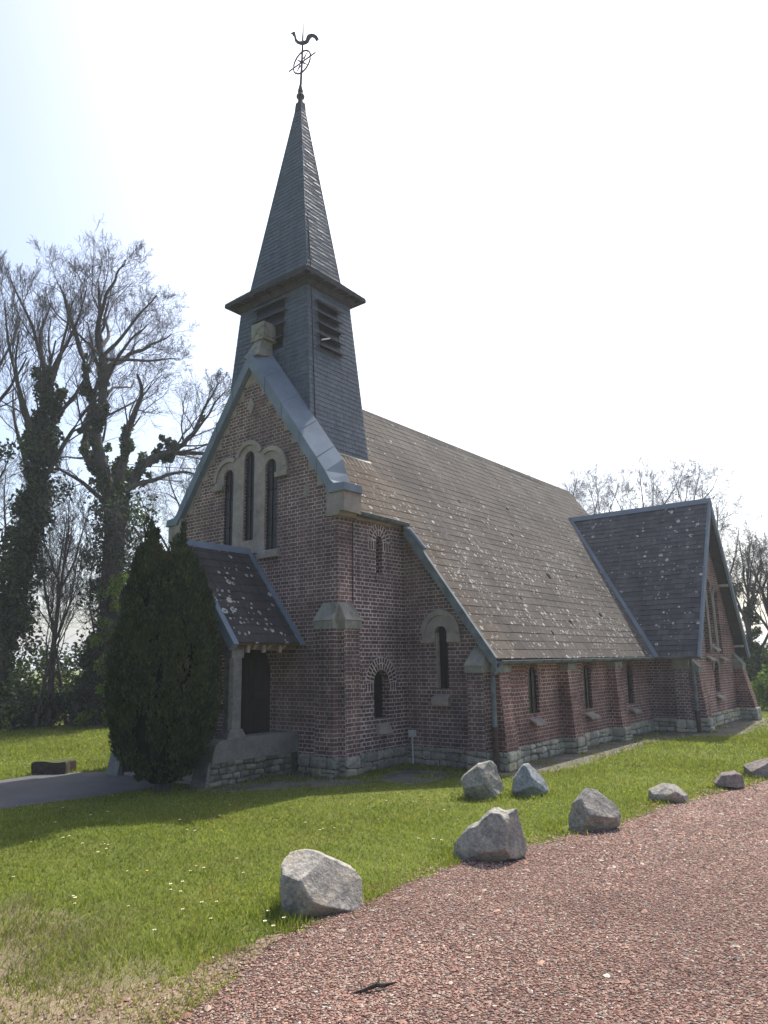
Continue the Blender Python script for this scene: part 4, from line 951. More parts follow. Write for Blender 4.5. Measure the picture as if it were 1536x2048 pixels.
# ---- gravel stones: every pebble a little lump lying on the drive
def around(n, r0, r1, a0, a1, power):
    u = RNG.random(n); r = (r0**power + u * (r1**power - r0**power))**(1/power); a = np.radians(a0 + (a1 - a0) * RNG.random(n))
    return np.stack([CP.x + r * np.cos(a), CP.y + r * np.sin(a)], 1), r
def gdist(P, poly):   # distance to polygon outline
    d = np.full(len(P), 99.0)
    for i in range(len(poly)):
        a, b = np.array(poly[i]), np.array(poly[(i + 1) % len(poly)]); ab = b - a; t = np.clip(((P - a) @ ab) / (ab @ ab), 0, 1); d = np.minimum(d, np.linalg.norm(P - a - t[:, None] * ab, axis=1))
    return d
P, r = around(400000, 3.6, 16, 70, 165, 1.3)
ing = in_poly(P, GRAVEL); ind = in_poly(P, DIRT); gd = gdist(P, GRAVEL)
keep = (ing & (RNG.random(len(P)) < np.clip(.35 + gd * 4, 0, 1))) | (~ing & (RNG.random(len(P)) < .55 * np.exp(-gd / .10))) | (ind & (RNG.random(len(P)) < .35 * np.exp(-gd / .5) + .07))
P, r = P[keep], r[keep]; n = len(P); size = (.0055 + .0048 * RNG.random(n)) * np.clip(r / 6.5, 1, 2.2); big = RNG.random(n) < .012; size[big] *= RNG.uniform(1.4, 3.0, big.sum())
base = np.array([(1,0,0),(.55,.8,.15),(-.5,.85,-.1),(-1,0,.1),(-.5,-.85,.05),(.5,-.8,-.15),(.1,.1,.75),(-.25,-.1,.7)], float)
rot = RNG.random(n) * 2 * np.pi; sx = RNG.uniform(.8, 1.6, n); sy = RNG.uniform(.6, 1.0, n); sz = RNG.uniform(.4, .85, n)
b = base[None] * (1 + RNG.normal(0, .13, (n, 8, 3))); b = b * np.stack([sx, sy, sz], 1)[:, None] * size[:, None, None]
c_, s_ = np.cos(rot)[:, None], np.sin(rot)[:, None]
V = np.stack([b[..., 0]*c_ - b[..., 1]*s_ + P[:, :1], b[..., 0]*s_ + b[..., 1]*c_ + P[:, 1:], b[..., 2] + .010 + size[:, None] * .12], 2)
T = np.array([(0,1,6),(1,2,6),(2,7,6),(2,3,7),(3,4,7),(4,5,6),(4,6,7),(5,0,6)])
F = (np.arange(n) * 8)[:, None, None] + T[None]
k = NB('gravel_stone'); c = k.ramp(k.isl(), (0, (.075, .046, .040)), (.12, (.18, .092, .073)), (.42, (.262, .148, .115)), (.64, (.325, .200, .148)), (.74, (.19, .148, .132)), (.92, (.30, .225, .172)), (.985, (.36, .31, .26)), (1, (.58, .55, .49)))
c = k.mix(1, c, k.ramp(k.noise(k.pos(), .7, 5, .65), (.3, (.84, .82, .82)), (.7, (1.32, 1.32, 1.32))), 'MULTIPLY'); M['pebble'] = k.fin(c, .85, .25)
go = fast('gravel_stones', V, F.reshape(-1, 3), M['pebble']); go['kind'] = 'stuff'

# ---- grass blades
P, r = around(620000, 3.8, 27, 82, 178, .75)
n1 = vnoise(P[:, 0], P[:, 1], .5, 1); n2 = vnoise(P[:, 0], P[:, 1], 1.6, 2); n3 = vnoise(P[:, 0], P[:, 1], .18, 3)
gi = in_poly(P, GRAVEL); gd = gdist(P, GRAVEL); di = in_poly(P, DIRT); dd = gdist(P, DIRT); so_ = in_poly(P, SOIL); sd = gdist(P, SOIL); pi_ = in_poly(P, PATH); pd = gdist(P, PATH)
dens = np.ones(len(P)) * np.clip(.55 + n2 * .8, 0, 1)
dens = np.where(gi, .5 * np.exp(-gd / .045) * (n1 > .45) + .012 * (n1 > .8), dens)
dens = np.where(di, np.clip((n1 - .40) * 4, 0, .9) * np.exp(-dd / .40) + .03, dens)
dens = np.where(~di & ~gi & (dd < .9) , dens * np.clip(.6 + dd * .5 + (n1 - .4), .2, 1), dens)
dens = np.where(so_, np.clip((n1 - .62) * 2.2, 0, .5) + .5 * np.exp(-sd / .10), dens)
dens = np.where(pi_, .5 * np.exp(-pd / .05), dens); dens[in_poly(P, CHURCH)] = 0
dens[(np.abs(P[:, 0]) < 1.45) & (P[:, 1] > -1.95) & (P[:, 1] < .1)] = 0
BOULD = [(6.78,-5.07,.42),(7.1,-3.01,.45),(7.34,-1.36,.38),(5.38,-.31,.33),(5.85,.21,.3),(7.59,.84,.28),(8.0,2.3,.24),(8.19,3.64,.34)]
wd = np.hypot(P[:, 0] - 5.2, (P[:, 1] + 7.35) * .9) + (n1 - .5) * .7; dens *= np.clip((wd - .4) / .8, .35, 1)
tall = np.zeros(len(P)); 
for bx0, by0, br in BOULD:
    q = np.hypot(P[:, 0] - bx0, P[:, 1] - by0); dens[q < br * .72] = 0; tall = np.maximum(tall, np.exp(-np.clip(q - br, 0, 9) / .09)); dens = np.where((q < br * 1.35) & (q > br * .72) & ~gi, 1, dens)
tall = np.maximum(tall, .55 * np.exp(-gd / .15) * (n1 > .4)); tall = np.maximum(tall, np.where(so_, .5, 0)); tall = np.maximum(tall, .5 * (n3 > .8) * (n2 > .5)); tall = np.maximum(tall, np.where(dd < .7, .45, 0))
keep = RNG.random(len(P)) < dens; P, r, tall, n1, n2, dd, di = P[keep], r[keep], tall[keep], n1[keep], n2[keep], dd[keep], di[keep]; n = len(P)
h = (.016 + .022 * RNG.random(n)) * (.7 + .6 * n2) * (1 + 1.5 * tall) * np.clip(r / 12, 1, 1.5); w = (.0032 + .002 * RNG.random(n)) * np.clip(r / 5.5, 1, 4)
a = RNG.random(n) * 2 * np.pi; la = RNG.random(n) * 2 * np.pi; lean = h * RNG.uniform(.2, 1.0, n)
V = np.zeros((n, 3, 3)); V[:, 0, 0] = P[:, 0] - np.cos(a) * w; V[:, 0, 1] = P[:, 1] - np.sin(a) * w; V[:, 1, 0] = P[:, 0] + np.cos(a) * w; V[:, 1, 1] = P[:, 1] + np.sin(a) * w
V[:, 2, 0] = P[:, 0] + np.cos(la) * lean; V[:, 2, 1] = P[:, 1] + np.sin(la) * lean; V[:, 2, 2] = h
def leafy(name, st, trans=.35, rough=.6, big=(.6, 1.25), bscale=1.2, warm=None):
    k = NB(name); c = k.ramp(k.isl(), *st); p = k.pos()
    c = k.mix(1, c, k.ramp(k.noise(p, bscale, 4, .6), (.3, (big[0],)*3), (.7, (big[1],)*3)), 'MULTIPLY')
    if warm: c = k.mix(k.rng(k.noise(p, warm[1], 4, .6), .5, .72, 0, warm[2]), c, warm[0])
    k.fin(c, rough, .25)
    t = k.n('BsdfTranslucent', {'Color': k.mix(1, c, (1.25, 1.35, .8), 'MULTIPLY')}); m = k.n('MixShader', {0: trans, 1: k.b.outputs[0], 2: t.outputs[0]})
    k.t.links.new(m.outputs[0], k.out.inputs[0]); return k.m
M['grass'] = leafy('grass_blade', [(0, (.120, .152, .022)), (.5, (.175, .210, .032)), (.85, (.225, .240, .050)), (1, (.31, .28, .10))], .4, .6, (.8, 1.18), .9, ((.19, .165, .05), 1.1, .55))
gm = fast('grass', V.reshape(-1, 3), np.arange(n * 3).reshape(-1, 3), M['grass']); gm['kind'] = 'stuff'
# dry grass and stubble over the bare patch
P, r = around(110000, 3.8, 9, 100, 178, 1.4); n1 = vnoise(P[:, 0], P[:, 1], .35, 8); dd = gdist(P, DIRT); di = in_poly(P, DIRT); wd = np.hypot(P[:, 0] - 5.2, (P[:, 1] + 7.35) * .9)
keep = (RNG.random(len(P)) < np.where(di, .55 * np.exp(-dd / .35), np.clip(1.5 - wd, 0, .6)) * np.clip((n1 - .3) * 3, .05, 1)) & ~in_poly(P, GRAVEL); P = P[keep]; n = len(P)
h = .03 + .06 * RNG.random(n); w = .003; a = RNG.random(n) * 2 * np.pi; la = RNG.random(n) * 2 * np.pi; lean = h * RNG.uniform(.3, 1.6, n)
V = np.zeros((n, 3, 3)); V[:, 0, 0] = P[:, 0] - np.cos(a) * w; V[:, 0, 1] = P[:, 1] - np.sin(a) * w; V[:, 1, 0] = P[:, 0] + np.cos(a) * w; V[:, 1, 1] = P[:, 1] + np.sin(a) * w
V[:, 2, 0] = P[:, 0] + np.cos(la) * lean; V[:, 2, 1] = P[:, 1] + np.sin(la) * lean; V[:, 2, 2] = h
M['dry_grass'] = leafy('dry_grass', [(0, (.14, .12, .07)), (.6, (.22, .18, .11)), (1, (.12, .13, .05))], .3)
dg = fast('dry_grass', V.reshape(-1, 3), np.arange(n * 3).reshape(-1, 3), M['dry_grass']); dg['kind'] = 'stuff'

# ================================================================== BOULDERS
def ico(n):
    import bmesh
    bm = bmesh.new(); bmesh.ops.create_icosphere(bm, subdivisions=n, radius=1); V = np.array([v.co[:] for v in bm.verts]); F = np.array([[v.index for v in f.verts] for f in bm.faces]); bm.free(); return V, F
IV, IF = ico(6)
def fbm3(P, seed, s, octv=4, ridged=False):
    rr = np.random.default_rng(seed); out = np.zeros(len(P)); amp = 1
    for o_ in range(octv):
        G = rr.normal(0, 1, (9, 3)) * s * 2.0 ** o_; ph = rr.random(9) * 6.28
        v_ = np.sin(P @ G.T + ph).sum(1) / 4.5; out += amp * (np.abs(v_) if ridged else v_); amp *= .5
    return out
def rock_mat(name, cols, warm, wamt, scale=7):
    k = NB(name); p = k.n('TexCoord').outputs['Object']; n1 = k.noise(p, scale, 7, .7); n2 = k.noise(p, 28, 5, .7)
    c = k.ramp(n1, (.3, cols[0]), (.5, cols[1]), (.7, cols[2])); c = k.mix(1, c, k.ramp(n2, (.3, (.68, .68, .68)), (.7, (1.22, 1.22, 1.2))), 'MULTIPLY')
    c = k.mix(k.rng(k.noise(p, 3.6, 6, .7), .5, .66, 0, wamt), c, warm)
    vein = k.rng(k.math('ABSOLUTE', k.math('SUBTRACT', k.noise(k.stretch(p, 1, 1, 2.2), 3.0, 5, .6), .5)), 0, .012, .55, 0)
    c = k.mix(vein, c, (.09, .08, .075)); k.bump(k.math('ADD', n1, k.math('MULTIPLY', n2, .5)), .8, .02); return k.fin(c, .9, .2)
RKG = rock_mat('grey_rock', ((.17, .16, .146), (.285, .266, .238), (.40, .372, .325)), (.33, .265, .18), .65)
RKB = rock_mat('blue_grey_rock', ((.15, .165, .185), (.25, .265, .285), (.40, .405, .41)), (.27, .26, .24), .4)
RKD = rock_mat('brown_rock', ((.12, .10, .098), (.20, .17, .16), (.29, .26, .235)), (.20, .15, .12), .5)
def boulder(pos, ang, prof, label, mat, facets=(), depth=.3, p=16, seed=0, rough=.014, notch=None):
    """closed rock bounded by planes: one pair per outline edge plus free facets (normal u,v,w ; distance)"""
    pr = np.array(prof); cu, cv = pr[:, 0].mean(), max(.12, (pr[:, 1].max() + pr[:, 1].min()) * .46); N = []; D = []
    rr = np.random.default_rng(seed); m = len(pr); ar = sum(pr[i][0]*pr[(i+1) % m][1] - pr[(i+1) % m][0]*pr[i][1] for i in range(m)); sg = 1 if ar > 0 else -1
    for i in range(m):
        a, b_ = pr[i], pr[(i + 1) % m]; e = b_ - a
        if np.hypot(*e) < .02: continue
        nrm = np.array([e[1], -e[0]]) * sg / np.hypot(*e); d = (a[0] - cu) * nrm[0] + (a[1] - cv) * nrm[1]
        if d < .02: continue
        for s2 in (1, -1):
            t = rr.uniform(.12, .5) * s2; q = np.array([nrm[0], nrm[1], t]); L = np.linalg.norm(q); N.append(q / L); D.append(d / L)
    for q, d in list(facets) + [((.1, .15, 1), depth), ((-.1, .1, -1), depth)]:
        q = np.array(q, float); N.append(q / np.linalg.norm(q)); D.append(d)
    for chip, lo, hi in ((7, .86, .96), (34, .955, .995)):   # split faces and chipped corners
        N0, D0 = np.array(N), np.array(D); r0 = 1 / np.maximum(np.clip(IV @ N0.T / D0, 0, None).max(1), 1e-3); S0 = IV * r0[:, None]
        for _ in range(chip):
            q = rr.normal(0, 1, 3); q[2] = math.copysign(abs(q[2]) + 1.1, q[2]); q /= np.linalg.norm(q); N.append(q); D.append((S0 @ q).max() * rr.uniform(lo, hi))
    N, D = np.array(N), np.array(D); c = np.clip(IV @ N.T / D, 0, None); r = 1 / c.max(1)
    S = IV * r[:, None]; S = S * (1 + rough * 1.2 * fbm3(S, seed, 5, 3)[:, None] - rough * 3.4 * fbm3(S, seed + 1, 9, 5, True)[:, None])
    if notch:
        for (nu, nv, nr, na) in notch:
            q = np.hypot(S[:, 0] + cu - nu, S[:, 1] + cv - nv); S *= (1 - na * np.exp(-(q / nr) ** 2))[:, None]
    a = math.radians(ang); R_ = np.array([math.cos(a), math.sin(a), 0]); H_ = np.array([math.sin(a), -math.cos(a), 0])   # H_: towards the camera
    V = np.array([pos[0], pos[1], 0]) + (S[:, :1] + cu) * R_ + S[:, 2:] * H_ + (S[:, 1:2] + cv) * np.array([0, 0, 1])
    V[:, 2] = np.maximum(V[:, 2], -.05)
    o = fast('boulder', V, IF, mat, loc=(pos[0], pos[1], 0)); tag(o, label, 'boulder', 'boulders along the lawn edge')
    return o
boulder((6.782,-5.066),43.3,[(-.345,-.036),(-.344,.398),(-.305,.452),(-.179,.466),(-.02,.419),(.329,.262),(.355,.188),(.345,.007),(.273,-.073),(.019,-.105),(-.213,-.084)],
 'biggest pale grey boulder with a dark left face, nearest on the gravel edge', RKG, [((-.5,.05,.86),.255),((.5,.5,.71),.105),((.15,-.6,.8),.20),((.8,.15,.55),.27),((-.1,.9,.4),.19)], .30, 22, 3)
boulder((7.105,-3.011),30.9,[(-.399,.006),(-.38,.121),(-.251,.284),(.027,.472),(.293,.474),(.333,.313),(.366,.041),(.268,-.014),(-.121,-.102),(-.291,-.092)],
 'broad grey boulder with a jagged flat top, second nearest on the gravel edge', RKG, [((-.15,.3,.95),.175),((.8,.1,.6),.25),((-.7,.3,.6),.225),((.0,-.6,.8),.20)], .30, 18, 5, notch=[(.17,.46,.06,.12),(-.12,.36,.05,.07)])
boulder((7.339,-1.355),24.2,[(-.194,.151),(-.143,.26),(.038,.47),(.174,.457),(.377,.275),(.447,.145),(.412,.039),(-.055,-.073),(-.191,-.052)],
 'pointed grey boulder with ochre streaks on the gravel edge, third from the nearest', RKG, [((-.7,.1,.7),.165),((.4,.65,.65),.115),((.3,-.5,.8),.14),((.8,.1,.6),.24)], .26, 22, 8)
boulder((5.378,-.315),31.4,[(-.304,.238),(-.266,.306),(-.046,.488),(.165,.515),(.265,.407),(.334,.107),(.141,-.007),(-.14,-.061),(-.242,.005)],
 'tall rounded grey boulder on the lawn, left of the bluish wedge', RKG, [((-.3,.25,.92),.165),((.7,.3,.65),.18),((-.2,-.55,.8),.17)], .26, 14, 12)
boulder((5.845,.206),27.9,[(-.275,.037),(-.23,.241),(-.079,.434),(.014,.448),(.259,.213),(.314,.093),(.246,-.002),(0,-.06),(-.209,-.029)],
 'bluish grey wedge-shaped boulder on the lawn, right of its rounded neighbour', RKB, [((-.35,.25,.92),.145),((.7,.5,.5),.135),((.1,-.6,.8),.15)], .24, 20, 15)
boulder((7.593,.838),18.3,[(-.286,.003),(-.261,.145),(-.068,.236),(.089,.229),(.25,.09),(.265,-.003),(.062,-.057),(-.189,-.056)],
 'low flat-topped pale boulder in the grass, midway along the gravel edge', RKG, [((-.1,.75,.65),.13),((.3,-.1,1),.2)], .26, 20, 21)
boulder((7.996,2.295),14.4,[(-.229,.069),(-.107,.215),(.099,.259),(.19,.193),(.22,.043),(.034,-.043),(-.164,-.018)],
 'small brownish rounded boulder at the gravel edge, next to the dark one', RKD, [((-.2,.3,1),.17)], .22, 14, 25)
boulder((8.193,3.641),12.1,[(-.306,.17),(-.222,.212),(.082,.309),(.381,.238),(.395,.052),(.072,-.039),(-.284,-.035)],
 'dark reddish brown boulder cut by the right edge, farthest of the row', RKD, [((.2,.5,.9),.2)], .28, 18, 28)

# mossy stone block by the path
k = NB('mossy_block'); p = k.pos(); n1 = k.noise(p, 8, 6, .7); g = k.n('SeparateXYZ', {0: k.n('NewGeometry').outputs['Normal']}).outputs[2]
c = k.ramp(n1, (.3, (.045, .035, .03)), (.7, (.10, .08, .065))); c = k.mix(k.math('MULTIPLY', k.rng(g, .4, .9), k.rng(n1, .35, .55)), c, (.06, .085, .02)); k.bump(n1, .9, .03)
MBK = k.fin(c, .95, .1)
import bmesh
bm = bmesh.new(); bmesh.ops.create_cube(bm, size=1); bmesh.ops.subdivide_edges(bm, edges=bm.edges, cuts=9, use_grid_fill=True)
a = math.radians(38); V = []
for v in bm.verts:
    x, y, z = v.co.x * .62, v.co.y * .42, (v.co.z + .5) * .235; q = Vector((x, y, z)); w_ = 1 + .05 * math.sin(q.x*13 + q.z*9) * math.sin(q.y*17+1) - .05 * (abs(v.co.x) > .44) * (abs(v.co.z) > .44)
    x *= w_; y *= w_; z = z * (1 + .06 * math.sin(q.x * 11) * math.sin(q.y * 9)); V.append((-2.47 + x*math.cos(a) - y*math.sin(a), -2.45 + x*math.sin(a) + y*math.cos(a), z - .02))
o = fast('stone_block', V, [[v.index for v in f.verts] for f in bm.faces], MBK, loc=(-2.47, -2.45, 0)); bm.free(); tag(o, 'low dark stone block with a mossy top beside the asphalt path', 'stone block')

# stick on the gravel
sm = MB(); sm.tube([(7.955, -6.045, .018), (7.99, -5.985, .024), (8.03, -5.93, .04), (8.055, -5.89, .03), (8.10, -5.83, .04)], [.004, .010, .013, .012, .004], 6); sm.tube([(8.03, -5.93, .035), (8.02, -5.89, .055), (8.005, -5.875, .068)], [.008, .006, .002], 5)
tag(obj('fallen_stick', sm, plain('dead_wood', (.05, .042, .036), .9, .1, .4, 30), loc=(8.03, -5.93, 0)), 'short dark forked stick lying on the red gravel', 'stick')

# ---- daisies and dandelions
DA = [(1.0,-3.36),(1.3,-4.27),(2.08,-4.09),(2.09,-4.33),(2.08,-4.78),(2.94,-5.07),(2.98,-5.16),(2.78,-5.41),(3.38,-5.16),(3.52,-5.03),(3.53,-4.99),(3.64,-5.02),(3.81,-5.14),(3.89,-5.28),(4.01,-6.17),(4.68,-5.45),(3.24,-3.83),(3.83,-4.04),(3.86,-4.08),(3.74,-4.09),(4.99,-6.14),(5.09,-6.18),(5.16,-6.22),(5.57,-6.0),(5.4,-5.49),(5.49,-5.55),(5.43,-5.39),(5.65,-5.57),(6.02,-5.82),(6.36,-5.82),(6.24,-6.22),(5.24,-5.02),(5.08,-4.98),(5.19,-5.13),(6.03,-5.65),(6.09,-5.55),(3.01,-2.87),(3.41,-3.36),(5.64,-4.89),(5.22,-4.61),(4.65,-3.1),(5.01,-3.18),(5.06,-3.28),(5.08,-3.07),(6.2,-2.98),(6.35,-2.92),(6.43,-2.89),(5.19,-2.41),(6.76,-5.65),(6.88,-5.68),(6.81,-5.51),(6.61,-5.48),(4.3,-1.9),(4.6,-1.5),(5.0,-1.1),(4.9,-1.3),(6.0,-1.9),(6.3,-1.2),(5.6,-1.6)]
PETAL = plain('white_petal', (.78, .78, .76), .6); YEL = plain('yellow_petal', (.75, .5, .03), .6); STEM = plain('flower_stem', (.07, .13, .03), .7)
def flower(kind, label, x, y, src=None):
    if src: return dup(src, (x, y, 0), random.random() * 6, random.uniform(.8, 1.25))
    t = thing(kind, label, kind, (x, y, 0), 'daisies in the lawn' if kind == 'daisy' else 'dandelions in the lawn')
    hd = MB(); n = 12; zz = .058
    hd.add([(x, y, zz)] + [(x + (.014 if q % 2 else .009) * math.cos(q*math.pi/n), y + (.014 if q % 2 else .009) * math.sin(q*math.pi/n), zz + .004) for q in range(2*n)], [(0, 1 + q, 1 + (q+1) % (2*n)) for q in range(2*n)])
    obj('petals', hd, PETAL if kind == 'daisy' else YEL, t, uv=False)
    if kind == 'daisy': obj('centre', MB().lathe([(.005, zz + .003), (.004, zz + .007), (0, zz + .008)], x, y, 6), YEL, t, uv=False)
    obj('stem', MB().tube([(x, y, 0), (x + .004, y, .03), (x, y, zz)], .0018, 4), STEM, t, uv=False); return t
d0 = None
for i, (x, y) in enumerate(DA):
    f_ = flower('daisy', 'small white daisy standing in the lawn', x, y, d0); d0 = d0 or f_
d0 = None
for x, y in [(4.12,-3.9),(4.86,-5.36),(7.0,.78),(7.03,.94),(4.74,-.91),(6.44,-1.97)]:
    f_ = flower('dandelion', 'yellow dandelion flower standing in the lawn', x, y, d0); d0 = d0 or f_

# ================================================================== TREES AND SHRUBS
k = NB('bark'); p = k.pos(); n1 = k.noise(k.stretch(p, 6, 6, 1.5), 1.5, 5, .7); c = k.ramp(n1, (.3, (.045, .040, .040)), (.7, (.105, .094, .087))); k.bump(n1, .8, .03); M['bark'] = k.fin(c, .95, .1)
M['twig'] = plain('twig_bark', (.075, .068, .069), .9, .1, .25, 2)
M['ivy'] = leafy('ivy_leaf', [(0, (.024, .040, .018)), (.6, (.048, .076, .030)), (.9, (.078, .114, .042)), (1, (.12, .155, .054))], .3, .35, (.55, 1.3), .8)
M['spring_leaf'] = leafy('spring_leaf', [(0, (.07, .12, .015)), (.6, (.11, .18, .02)), (1, (.16, .23, .035))], .45, .6)
M['hedge_leaf'] = leafy('hedge_leaf', [(0, (.03, .052, .014)), (.6, (.05, .085, .02)), (1, (.08, .11, .03))], .3, .6)
M['far_leaf'] = leafy('far_leaf', [(0, (.05, .075, .025)), (.6, (.075, .11, .035)), (1, (.11, .14, .05))], .3, .7)

class Tube:
    def __init__(s): s.V = []; s.F = []; s.n = 0
    def add(s, pts, rad, sides):
        pts = np.asarray(pts); d = np.gradient(pts, axis=0); d /= np.linalg.norm(d, axis=1)[:, None] + 1e-9
        ref = np.where(np.abs(d[:, 2:]) > .9, np.array([[1., 0, 0]]), np.array([[0, 0, 1.]])); a = np.cross(d, ref); a /= np.linalg.norm(a, axis=1)[:, None]; b = np.cross(d, a)
        t = np.arange(sides) * 2 * np.pi / sides; m = len(pts)
        v = pts[:, None] + np.asarray(rad)[:, None, None] * (a[:, None] * np.cos(t)[None, :, None] + b[:, None] * np.sin(t)[None, :, None])
        i = np.arange(m - 1)[:, None] * sides; q = np.arange(sides)[None]; q2 = (q + 1) % sides
        s.V.append(v.reshape(-1, 3)); s.F.append((np.stack([i + q, i + sides + q, i + sides + q2, i + q2], 2).reshape(-1, 4)) + s.n); s.n += m * sides
    def mesh(s, name, mat, parent): return fast(name, np.concatenate(s.V), np.concatenate(s.F), mat, parent, smooth=True)
def path_from(p, d, L, nseg, wob, up, rr):
    pts = [p]; d = d / np.linalg.norm(d)
    for i in range(nseg):
        d = d + rr.normal(0, wob, 3) + np.array([0, 0, up * (.3 + 1.4 * i / nseg)]); d /= np.linalg.norm(d); p = p + d * L / nseg; pts.append(p)
    return np.array(pts)
def sprout(tb, pts, r0, L, lvl, maxl, rr, nch, up, spread=.8, tmin=.25):
    """children along a branch"""
    m = len(pts) - 1
    for i in range(nch[lvl]):
        t = tmin + (1 - tmin) * (i + rr.random()) / nch[lvl]; q = min(int(t * m), m - 1); f = t * m - q; p = pts[q] * (1 - f) + pts[q + 1] * f
        d0 = pts[q + 1] - pts[q]; d0 /= np.linalg.norm(d0); s = rr.normal(0, 1, 3); s -= d0 * (s @ d0); s /= np.linalg.norm(s) + 1e-9
        ang = rr.uniform(.45, 1.0) * spread; d = d0 * math.cos(ang) + s * math.sin(ang)
        l2 = L * rr.uniform(.42, .68) * (1.2 - .72 * t); r2 = max(r0 * (1 - .75 * t) * rr.uniform(.3, .48), .0045)
        nseg = 7 if lvl < 2 else 5; c = path_from(p, d, l2, nseg, .17, up, rr)
        tb.add(c, np.linspace(r2, max(r2 * .3, .003), nseg + 1), 5 if r2 > .04 else 3)
        if lvl + 1 < maxl: sprout(tb, c, r2, l2, lvl + 1, maxl, rr, nch, up, spread, .2)
def leaf_cloud(C_, R_, n, size, rr, flat=1.0):
    """leaf quads in clumps; C_: (k,3) clump centres, R_: (k,) radii"""
    k_ = rr.integers(0, len(C_), n); v = rr.normal(0, 1, (n, 3)); v /= np.linalg.norm(v, axis=1)[:, None]; rad = R_[k_] * rr.random(n) ** .45; p = C_[k_] + v * rad[:, None] * np.array([1, 1, flat])
    a = rr.normal(0, 1, (n, 3)); a /= np.linalg.norm(a, axis=1)[:, None]; b = rr.normal(0, 1, (n, 3)); b -= a * (a * b).sum(1)[:, None]; b /= np.linalg.norm(b, axis=1)[:, None]
    s = size * rr.uniform(.6, 1.3, n)[:, None]; V = np.stack([p - a*s, p + b*s*.55, p + a*s, p - b*s*.55], 1).reshape(-1, 3)
    return V, np.arange(n * 4).reshape(-1, 4)
def along(pts, rad0, rad1, k_, rr, spread=1.0):
    m = len(pts) - 1; t = rr.random(k_) ** .9 * m; q = np.minimum(t.astype(int), m - 1); f = (t - q)[:, None]; p = pts[q] * (1 - f) + pts[q + 1] * f
    R_ = rad0 + (rad1 - rad0) * t / m; off = rr.normal(0, 1, (k_, 3)); off /= np.linalg.norm(off, axis=1)[:, None]; return p + off * (R_ * spread * rr.random(k_) * (1 + .9 * rr.random(k_) ** 5))[:, None] + np.array([0, 0, 1.]) * rr.normal(0, .25, k_)[:, None], np.maximum(R_ * rr.uniform(.25, .6, k_), .12)
RIGHT = np.array([.78, .62, 0]); RIGHT /= np.linalg.norm(RIGHT); DEEP = np.array([-.62, .78, 0])
def bare_tree(pos, H, seed, label, group, nlimb=7, nch=(7, 6, 5, 4), r0=.28, lean=0.0, ivy=None, maxl=4, split=.35, limbs=None, spread=.8, up=.06, tf=.62):
    rr = np.random.default_rng(seed); base = np.array([pos[0], pos[1], 0.0]); t = thing('bare_tree', label, 'tree', tuple(base), group); tk = Tube(); tw = Tube(); ax = []
    if limbs is None:
        trunk = path_from(base + np.array([0, 0, -.1]), np.array([lean * RIGHT[0], lean * RIGHT[1], 1.0]), H * tf, 10, .05, .05, rr); tk.add(trunk, np.linspace(r0, r0 * .08, 11), 8); ax.append((trunk, r0)); mains = []
        for i in range(nlimb):
            q = split + (1 - split) * (i + .5) / nlimb; j = min(int(q * 10), 9); p = trunk[j]; a = i * 2.4 + rr.random(); d = np.array([math.cos(a) * .55, math.sin(a) * .55, 1.0]); l = H * (1 - .55 * q) * rr.uniform(.42, .55)
            c = path_from(p, d, l, 8, .09, .08, rr); rb = r0 * .5 * (1 - .5 * q); tk.add(c, np.linspace(rb, rb * .22, 9), 6); mains.append((c, rb, l))
        mains.append((trunk[5:], r0 * .45, H * .5))
    else:
        mains = []
        for pts, ra, rb in limbs:
            P_ = np.array([base + RIGHT * u + DEEP * w_ + np.array([0, 0, z]) for u, w_, z in pts]); tt = np.linspace(0, len(P_) - 1, len(P_) * 3 - 2); q = np.minimum(tt.astype(int), len(P_) - 2); f = (tt - q)[:, None]; c = P_[q] * (1 - f) + P_[q + 1] * f
            c[1:-1] += rr.normal(0, .07, c[1:-1].shape); c[1:-1] = (c[:-2] + 2 * c[1:-1] + c[2:]) / 4
            tk.add(c, np.linspace(ra, rb, len(c)), 7); L = np.linalg.norm(np.diff(c, axis=0), axis=1).sum(); ax.append((c, ra))
            if rb < .14: mains.append((c, ra * .8, L))
    for c, rb, l in mains: sprout(tw, c, rb, min(l, H * .42) * 1.0, 0, maxl, rr, nch, up, spread, .3)
    tk.mesh('trunk', M['bark'], t); tw.mesh('branches', M['twig'], t)
    if ivy:
        Cs, Rs = [], []
        for (i, k_, ra, rb, sp) in ivy['on']:
            c, _ = ax[min(i, len(ax) - 1)]; c = c[:max(3, int(len(c) * sp))]; a_, b_ = along(c, ra, rb, k_, rr); Cs.append(a_); Rs.append(b_)
        V, F = leaf_cloud(np.concatenate(Cs), np.concatenate(Rs), ivy['n'], ivy.get('size', .085), rr, 1.15); fast('ivy', V, F, M['ivy'], t)
    return t
GL = 'trees at the far side of the lawn'
